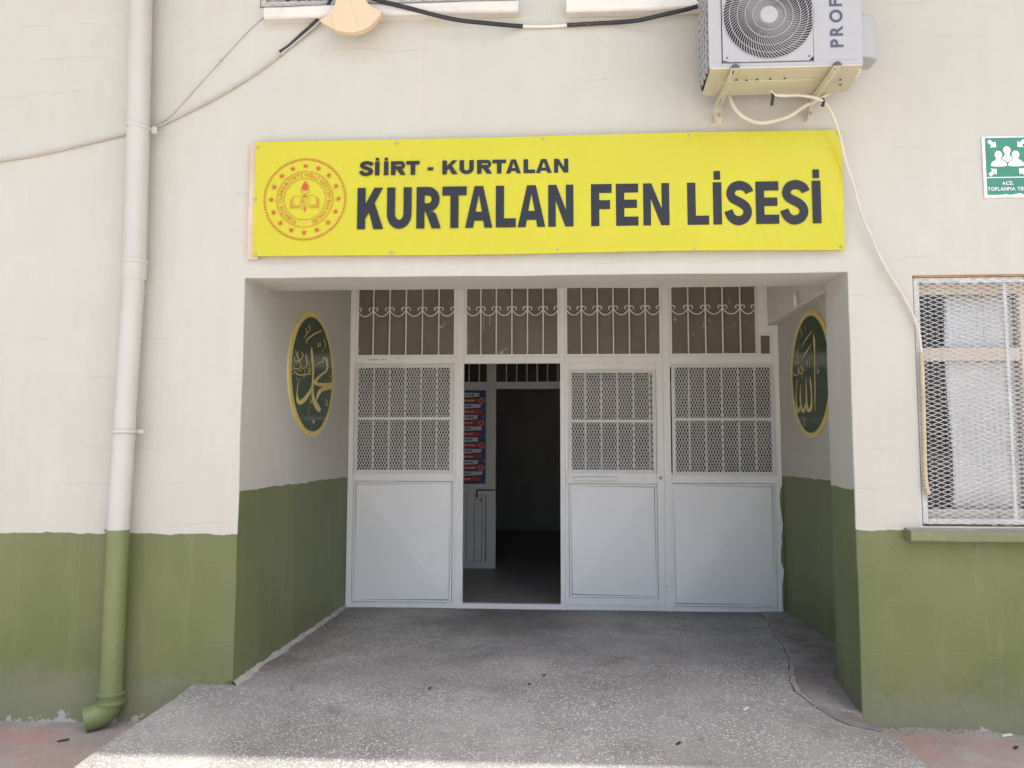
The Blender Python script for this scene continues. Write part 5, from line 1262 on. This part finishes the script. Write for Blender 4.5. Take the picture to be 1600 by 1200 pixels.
t = thing('drain_hose', (1.7, -.05, R(1.4)), 'thin cream drain hose falling across the sign end to the window guard', 'hose')
b = MB(); b.tube([(1.182, -.30, R(1.945)), (1.20, -.30, R(1.925)), (1.26, -.285, R(1.925)), (1.335, -.26, R(1.938)), (1.42, -.23, R(1.940)), (1.489, -.20, R(1.929)), (1.545, -.16, R(1.890)), (1.584, -.125, R(1.835)), (1.618, -.105, R(1.74)), (1.644, -.090, R(1.628)), (1.690, -.075, R(1.49)), (1.731, -.055, R(1.344)), (1.785, -.045, R(1.21)), (1.836, -.035, R(1.090)), (1.89, -.030, R(.985)), (1.945, -.028, R(.890)), (1.995, -.026, R(.790)), (2.022, -.024, R(.720)), (2.042, -.022, R(.640)), (2.050, -.020, R(.540))], .0082, 8, 4)
b.build('hose_length', M['hose'], t, smooth=True)
b = MB(); b.tube([(2.050, -.020, R(.545)), (2.052, -.018, R(.40)), (2.048, -.018, R(.1)), (2.044, -.018, R(-.12)), (2.056, -.020, R(-.245))], .0115, 8, 4); b.build('taped_length', M['tape'], t, smooth=True)
zz = R(.53)
while zz > R(-.22):
    b = MB(); b.lathe((2.05 - .006 * ss(R(.3), R(-.1), zz), -.0185, zz), (0, 0, 1), [(.0112, -.005), (.0128, 0), (.0112, .005)], 10); b.build('tape_wrap', M['tape'], t, smooth=True); zz -= .016
for q_, h_ in (((1.186, -.302, R(1.925)), .05), ((1.49, -.20, R(1.929)), .02)):
    b = MB(); b.tube([(q_[0], q_[1] - .002, q_[2] + .016), (q_[0] + .004, q_[1] - .004, q_[2] - .01), (q_[0] - .004, q_[1] - .002, q_[2] - .012 - h_)], .009, 6, 2, flat=.35); b.build('black_tape', M['black'], t, smooth=True)

# ------------------------------------------------------------------ drainpipe
def drainpipe():
    t = thing('drainpipe', (-2.47, -.09, 0), 'vertical drainpipe painted white above and green below on the left wall', 'drainpipe')
    r = .0645; y = -.093
    b = MB(); b.tube([(-2.487, y, 6.5), (-2.486, y, R(2.7)), (-2.470, y, R(1.94)), (-2.456, y, R(1.06))], r, 28, 1); b.build('upper_length', M['pipewhite'], t, smooth=True)
    b = MB(); b.tube([(-2.456, y, R(1.07)), (-2.466, y, R(.6)), (-2.488, y, R(-.462))], r - .004, 28, 1); b.build('middle_length', M['pipewhite'], t, smooth=True)
    b = MB(); b.tube([(-2.488, y, R(-.461)), (-2.489, y, R(-.9)), (-2.490, y, R(-1.40))], r - .0025, 28, 1); b.build('lower_length', M['pipegreen'], t, smooth=True)
    b = MB(); b.prism([(-2.552, R(-.475)), (-2.566, R(-.470)), (-2.560, R(-.458)), (-2.545, R(-.452)), (-2.54, R(-.475))], y - .012, y - .004); b.build('paint_run', M['pipegreen'], t)
    b = MB(); b.lathe((-2.456, y, R(1.0)), (0, 0, 1), [(r - .002, -.02), (r + .003, 0), (r + .003, .075), (r + .008, .08), (r + .008, .098), (r, .103)], 28); b.build('socket', M['pipewhite'], t, smooth=True)
    def clamp(z, cx, ears, tiltz):
        b = MB()
        prof = [(r + .001, -.011), (r + .006, -.009), (r + .006, .009), (r + .001, .011)]
        b.lathe((cx, y, z), (tiltz, -tiltz * .3, 1), prof, 28)
        for s_ in ears:
            b.box(cx + (r + .003 if s_ > 0 else -r - .038), cx + (r + .038 if s_ > 0 else -r - .003), y + .02, y + .026, z - .010 - .02 * (s_ > 0) * abs(tiltz) * 8, z + .010)
        b.box(cx - .008, cx + .008, y + r, -.001, z - .006, z + .006)
        return b.build('clamp', M['pipewhite'], t, bevel=.0015)
    clamp(R(1.905), -2.469, (1,), .12); clamp(R(.098), -2.476, (1, -1), 0.0)
    b = MB(); b.tube([(-2.40, y + .03, R(1.915)), (-2.375, y + .03, R(1.92))], .010, 8, 1); b.build('clamp_bolt', M['screw'], t)
    # foot elbow turned out and to the left
    d = Vector((-.86, -.46, -.24)).normalized(); c0 = Vector((-2.490, y, R(-1.40)))
    pts = [c0]; 
    for k in range(1, 8):
        a = math.pi / 2 * k / 7 * .93
        pts.append(c0 + Vector((0, 0, -1)) * .088 * math.sin(a) + Vector((d.x, d.y, 0)).normalized() * .088 * (1 - math.cos(a)))
    pts.append(pts[-1] + (pts[-1] - pts[-2]).normalized() * .045)
    b = MB(); b.tube(pts, r + .002, 28, 1, cap=False)
    inner = [p for p in pts]; b.tube(inner[4:], r - .006, 28, 1, cap=True)
    b.build('elbow', M['pipegreen'], t, smooth=True)
    b = MB(); b.lathe((-2.490, y, R(-1.425)), (0, 0, 1), [(r, -.004), (r + .009, 0), (r + .009, .014), (r + .004, .018), (r + .004, .045), (r + .008, .05), (r + .008, .06), (r - .003, .064)], 28); b.build('collar', M['pipegreen'], t, smooth=True)
drainpipe()

# ------------------------------------------------------------------ cables and the wall fixture
t = thing('power_cable', (-.1, -.03, R(2.52)), 'thick black cable sagging between the wall fixture and the air conditioner', 'cable')
C1 = [(.87, -.10, R(2.575)), (.848, -.10, R(2.562)), (.77, -.10, R(2.540)), (.685, -.10, R(2.522)), (.60, -.085, R(2.512)), (.503, -.055, R(2.508)), (.42, -.035, R(2.512)), (.335, -.022, R(2.516))]
C1b = [(.335, -.022, R(2.516)), (.24, -.02, R(2.515)), (.15, -.02, R(2.512)), (.08, -.02, R(2.510))]
C2 = [(.08, -.016, R(2.510)), (0.0, -.015, R(2.508)), (-.09, -.016, R(2.508)), (-.185, -.02, R(2.510))]
C3 = [(-.185, -.02, R(2.510)), (-.27, -.05, R(2.502)), (-.392, -.10, R(2.490)), (-.55, -.10, R(2.512)), (-.695, -.10, R(2.548)), (-.86, -.10, R(2.598)), (-1.04, -.10, R(2.650)), (-1.14, -.105, R(2.69))]
for nm, pts, m_ in (('black_length', C1, 'black'), ('flaking_length', C1b, 'mottled'), ('whitewashed_length', C2, 'sillwhite'), ('black_length', C3, 'black')):
    b = MB(); b.tube(pts, {'black': .0125, 'mottled': .0118, 'sillwhite': .0095}[m_], 10, 5); b.build(nm, M[m_], t, smooth=True)

t = thing('thin_cable', (-2.4, -.02, R(1.95)), 'thin cream cable running from the wall fixture down behind the drainpipe', 'cable')
b = MB(); b.tube([(-1.30, -.05, R(2.66)), (-1.42, -.035, R(2.555)), (-1.52, -.022, R(2.475)), (-1.62, -.016, R(2.40)), (-1.70, -.014, R(2.335)), (-1.80, -.013, R(2.262)), (-1.93, -.013, R(2.180)), (-2.06, -.013, R(2.105)), (-2.182, -.013, R(2.043)), (-2.30, -.014, R(1.985)), (-2.405, -.020, R(1.938)), (-2.50, -.018, R(1.915)), (-2.62, -.014, R(1.893)), (-2.80, -.012, R(1.853)), (-2.97, -.012, R(1.815)), (-3.17, -.012, R(1.778)), (-3.37, -.012, R(1.750)), (-3.8, -.012, R(1.70)), (-5.5, -.012, R(1.62))], .0066, 8, 5)
b.build('cream_length', M['cablecream'], t, smooth=True)
b = MB(); b.tube([(-1.32, -.075, R(2.70)), (-1.365, -.060, R(2.63)), (-1.44, -.040, R(2.555)), (-1.53, -.026, R(2.485)), (-1.60, -.020, R(2.425)), (-1.655, -.018, R(2.392))], lambda u: .011 - .003 * u, 8, 5); b.build('black_length', M['black'], t, smooth=True)
for x, z in ((-1.93, 2.180), (-2.405, 1.935), (-1.655, 2.372), (-2.10, 2.085)):
    b = MB(); b.box(x - .009, x + .009, -.024, -.002, R(z) - .006, R(z) + .006); b.build('clip', M['screw'] if x < -2.3 else M['cablecream'], t, bevel=.003)

t = thing('painted_wire', (-2.0, -.004, R(2.35)), 'faint thin wire painted over with wall cream, slanting from the upper sill to the drainpipe', 'wire')
b = MB(); b.tube([(-1.701, -.006, R(2.68)), (-1.80, -.005, R(2.588)), (-1.867, -.006, R(2.522)), (-1.95, -.004, R(2.432)), (-2.021, -.006, R(2.351)), (-2.105, -.004, R(2.256)), (-2.193, -.005, R(2.154)), (-2.308, -.006, R(2.024)), (-2.401, -.005, R(1.954))], .0036, 6, 4); b.build('wire_length', M['overpaint'], t, smooth=True)
b = MB(); b.box(-2.032, -2.012, -.010, -.002, R(2.343), R(2.360)); b.build('clip', M['cablecream'], t, bevel=.003)

def fixture():
    """flared slab of beige plaster, its lower edge a bow; the neck goes on above the picture"""
    left = [(-1.262, 3.02), (-1.262, 2.72), (-1.266, 2.66), (-1.278, 2.60), (-1.302, 2.555), (-1.335, 2.525), (-1.368, 2.500)]
    bow = [(-1.345, 2.482), (-1.305, 2.455), (-1.26, 2.435), (-1.21, 2.423), (-1.16, 2.421), (-1.115, 2.432), (-1.07, 2.455), (-1.035, 2.488), (-1.008, 2.522), (-.998, 2.552)]
    right = [(-1.015, 2.556), (-1.05, 2.572), (-1.085, 2.600), (-1.100, 2.635), (-1.102, 2.68), (-1.102, 2.72), (-1.102, 3.02)]
    b = MB(); b.prism([(x, R(z)) for x, z in left + bow + right], -.165, -.118)
    o = b.build('wall_fixture', M['fixture'], org=(-1.18, 0, R(2.5)), bevel=.006, seg=3)
    tag(o, 'beige flared fixture with a bowed lower edge high above the sign emblem', 'wall fixture')
    b = MB(); b.box(-1.235, -1.13, -.117, -.001, R(2.80), R(2.95)); b.build('mount', M['fixture'], o, bevel=.006)
    for pts in ([(-1.300, -.1655, R(2.53)), (-1.292, -.1665, R(2.48)), (-1.285, -.1655, R(2.452))], [(-1.185, -.1655, R(2.70)), (-1.180, -.1665, R(2.58)), (-1.150, -.1665, R(2.50)), (-1.140, -.1655, R(2.45))]):
        b = MB(); b.tube(pts, .005, 6, 3, flat=.5); b.build('drip_ridge', M['fixture'], o, smooth=True)
fixture()

# a loose wire under the porch beam
t = thing('hanging_wire', (1.835, 1.5, R(1.1)), 'short white wire dangling under the porch beam above the right oval plate', 'wire')
b = MB(); b.tube([(1.858, 1.5, R(1.42)), (1.838, 1.5, R(1.30)), (1.832, 1.5, R(1.22)), (1.828, 1.5, R(1.17))], .005, 6, 3); b.build('wire_length', M['sillwhite'], t, smooth=True)
b = MB(); b.lathe((1.826, 1.5, R(1.17)), (.05, 0, -1), [(.007, -.012), (.012, 0), (.016, .05), (.010, .085), (.0001, .09)], 12); b.build('connector', M['signwhite'], t, smooth=True)

# ------------------------------------------------------------------ small litter on the ramp
def scrap(x, y, z, l, w_, rz, mat, label, cat):
    b = MB(); c, s_ = math.cos(rz), math.sin(rz)
    pts = [(-l, -w_), (l, -w_ * .6), (l * .9, w_), (-l * .8, w_ * .8)]
    i = len(b.v)
    for dz in (0.001, .006):
        for a, d in pts: b.v.append((x + a * c - d * s_, y + a * s_ + d * c, z + dz + (.006 if a > 0 else 0)))
    for f in ((0, 1, 2, 3), (7, 6, 5, 4), (0, 4, 5, 1), (1, 5, 6, 2), (2, 6, 7, 3), (3, 7, 4, 0)): b.f.append(f); b.mi.append(0)
    tag(b.build('paper_scrap' if mat == 'paper' else 'dark_pebble', M[mat], org=(x, y, z)), label, cat)
def crumbs(name, spots, mat, seed):
    rnd = random.Random(seed); b = MB()
    for x, y, z, r in spots(rnd):
        n = rnd.randint(5, 7); a0 = rnd.uniform(0, 6); base = len(b.v)
        for k in range(n): b.v.append((x + r * rnd.uniform(.7, 1.2) * math.cos(a0 + 6.283 * k / n), y + r * rnd.uniform(.7, 1.2) * math.sin(a0 + 6.283 * k / n), z - .002))
        b.v.append((x + rnd.uniform(-.3, .3) * r, y, z + r * rnd.uniform(.4, .9)))
        for k in range(n): b.f.append((base + k, base + (k + 1) % n, base + n)); b.mi.append(0)
    tag(b.build(name, mat), kind='stuff')
def right_base(rnd):
    for k in range(150):
        x = 1.69 + abs(rnd.gauss(0, .45)); y = -.008 - abs(rnd.gauss(0, .035)); yield x, y, ground_z(x, y), rnd.uniform(.002, .009) * (1.3 if rnd.random() < .1 else 1)
def left_base(rnd):
    for k in range(60):
        x = rnd.uniform(-3.3, -2.1); y = -.008 - abs(rnd.gauss(0, .03)); yield x, y, ground_z(x, y), rnd.uniform(.002, .007)
def porch_edge(rnd):
    for k in range(120):
        y = rnd.uniform(0, 2.35); x = -1.79 + abs(rnd.gauss(0, .05)); yield x, y, ramp_z(x, y), rnd.uniform(.002, .008)
def patch_grit(rnd):
    for k in range(90):
        y = rnd.uniform(-.15, 2.3); x = (1.64 if y < .38 else 1.90) - abs(rnd.gauss(0, .09)); yield x, y, ramp_z(x, y) + .008, rnd.uniform(.0015, .006)
M['grit'] = paint('dusty_grit', (0.30, 0.265, 0.235), 0.9, 0.5, 40.0, 0.6, (0.10, 0.08, 0.07))
crumbs('plaster_crumbs', right_base, M['grit'], 1); crumbs('plaster_crumbs', left_base, M['grit'], 2); crumbs('plaster_crumbs', porch_edge, M['mortar'], 3); crumbs('gravel_grit', patch_grit, M['grit'], 4)
rz_ = ramp_z
scrap(1.00, -.19, rz_(1.0, -.19) , .022, .008, .7, 'paper', 'small white paper scrap lying on the ramp near the right column', 'litter')
scrap(2.396, -.05, ground_z(2.396, -.05), .030, .010, .1, 'paper', 'white paper scrap on the pavement under the window', 'litter')
scrap(-.066, .286, rz_(-.066, .286), .010, .008, .3, 'pebble', 'dark pebble on the ramp in front of the open door', 'litter')
scrap(-.70, -.016, rz_(-.70, -.016), .009, .007, .9, 'pebble', 'dark pebble on the ramp left of the middle', 'litter')
scrap(-.147, .098, rz_(-.147, .098), .008, .006, .2, 'pebble', 'tiny dark pebble just before the door centre on the ramp', 'litter')
scrap(.583, -.61, rz_(.583, -.61), .012, .008, .5, 'pebble', 'dark pebble near the sunlit end of the ramp', 'litter')
scrap(-2.626, -.293, ground_z(-2.626, -.293), .030, .008, .3, 'pebble', 'dark twig on the pavement left of the drainpipe foot', 'litter')
scrap(2.332, -.245, ground_z(2.332, -.245), .014, .010, .4, 'pebble', 'dark pebble on the red pavement below the window', 'litter')
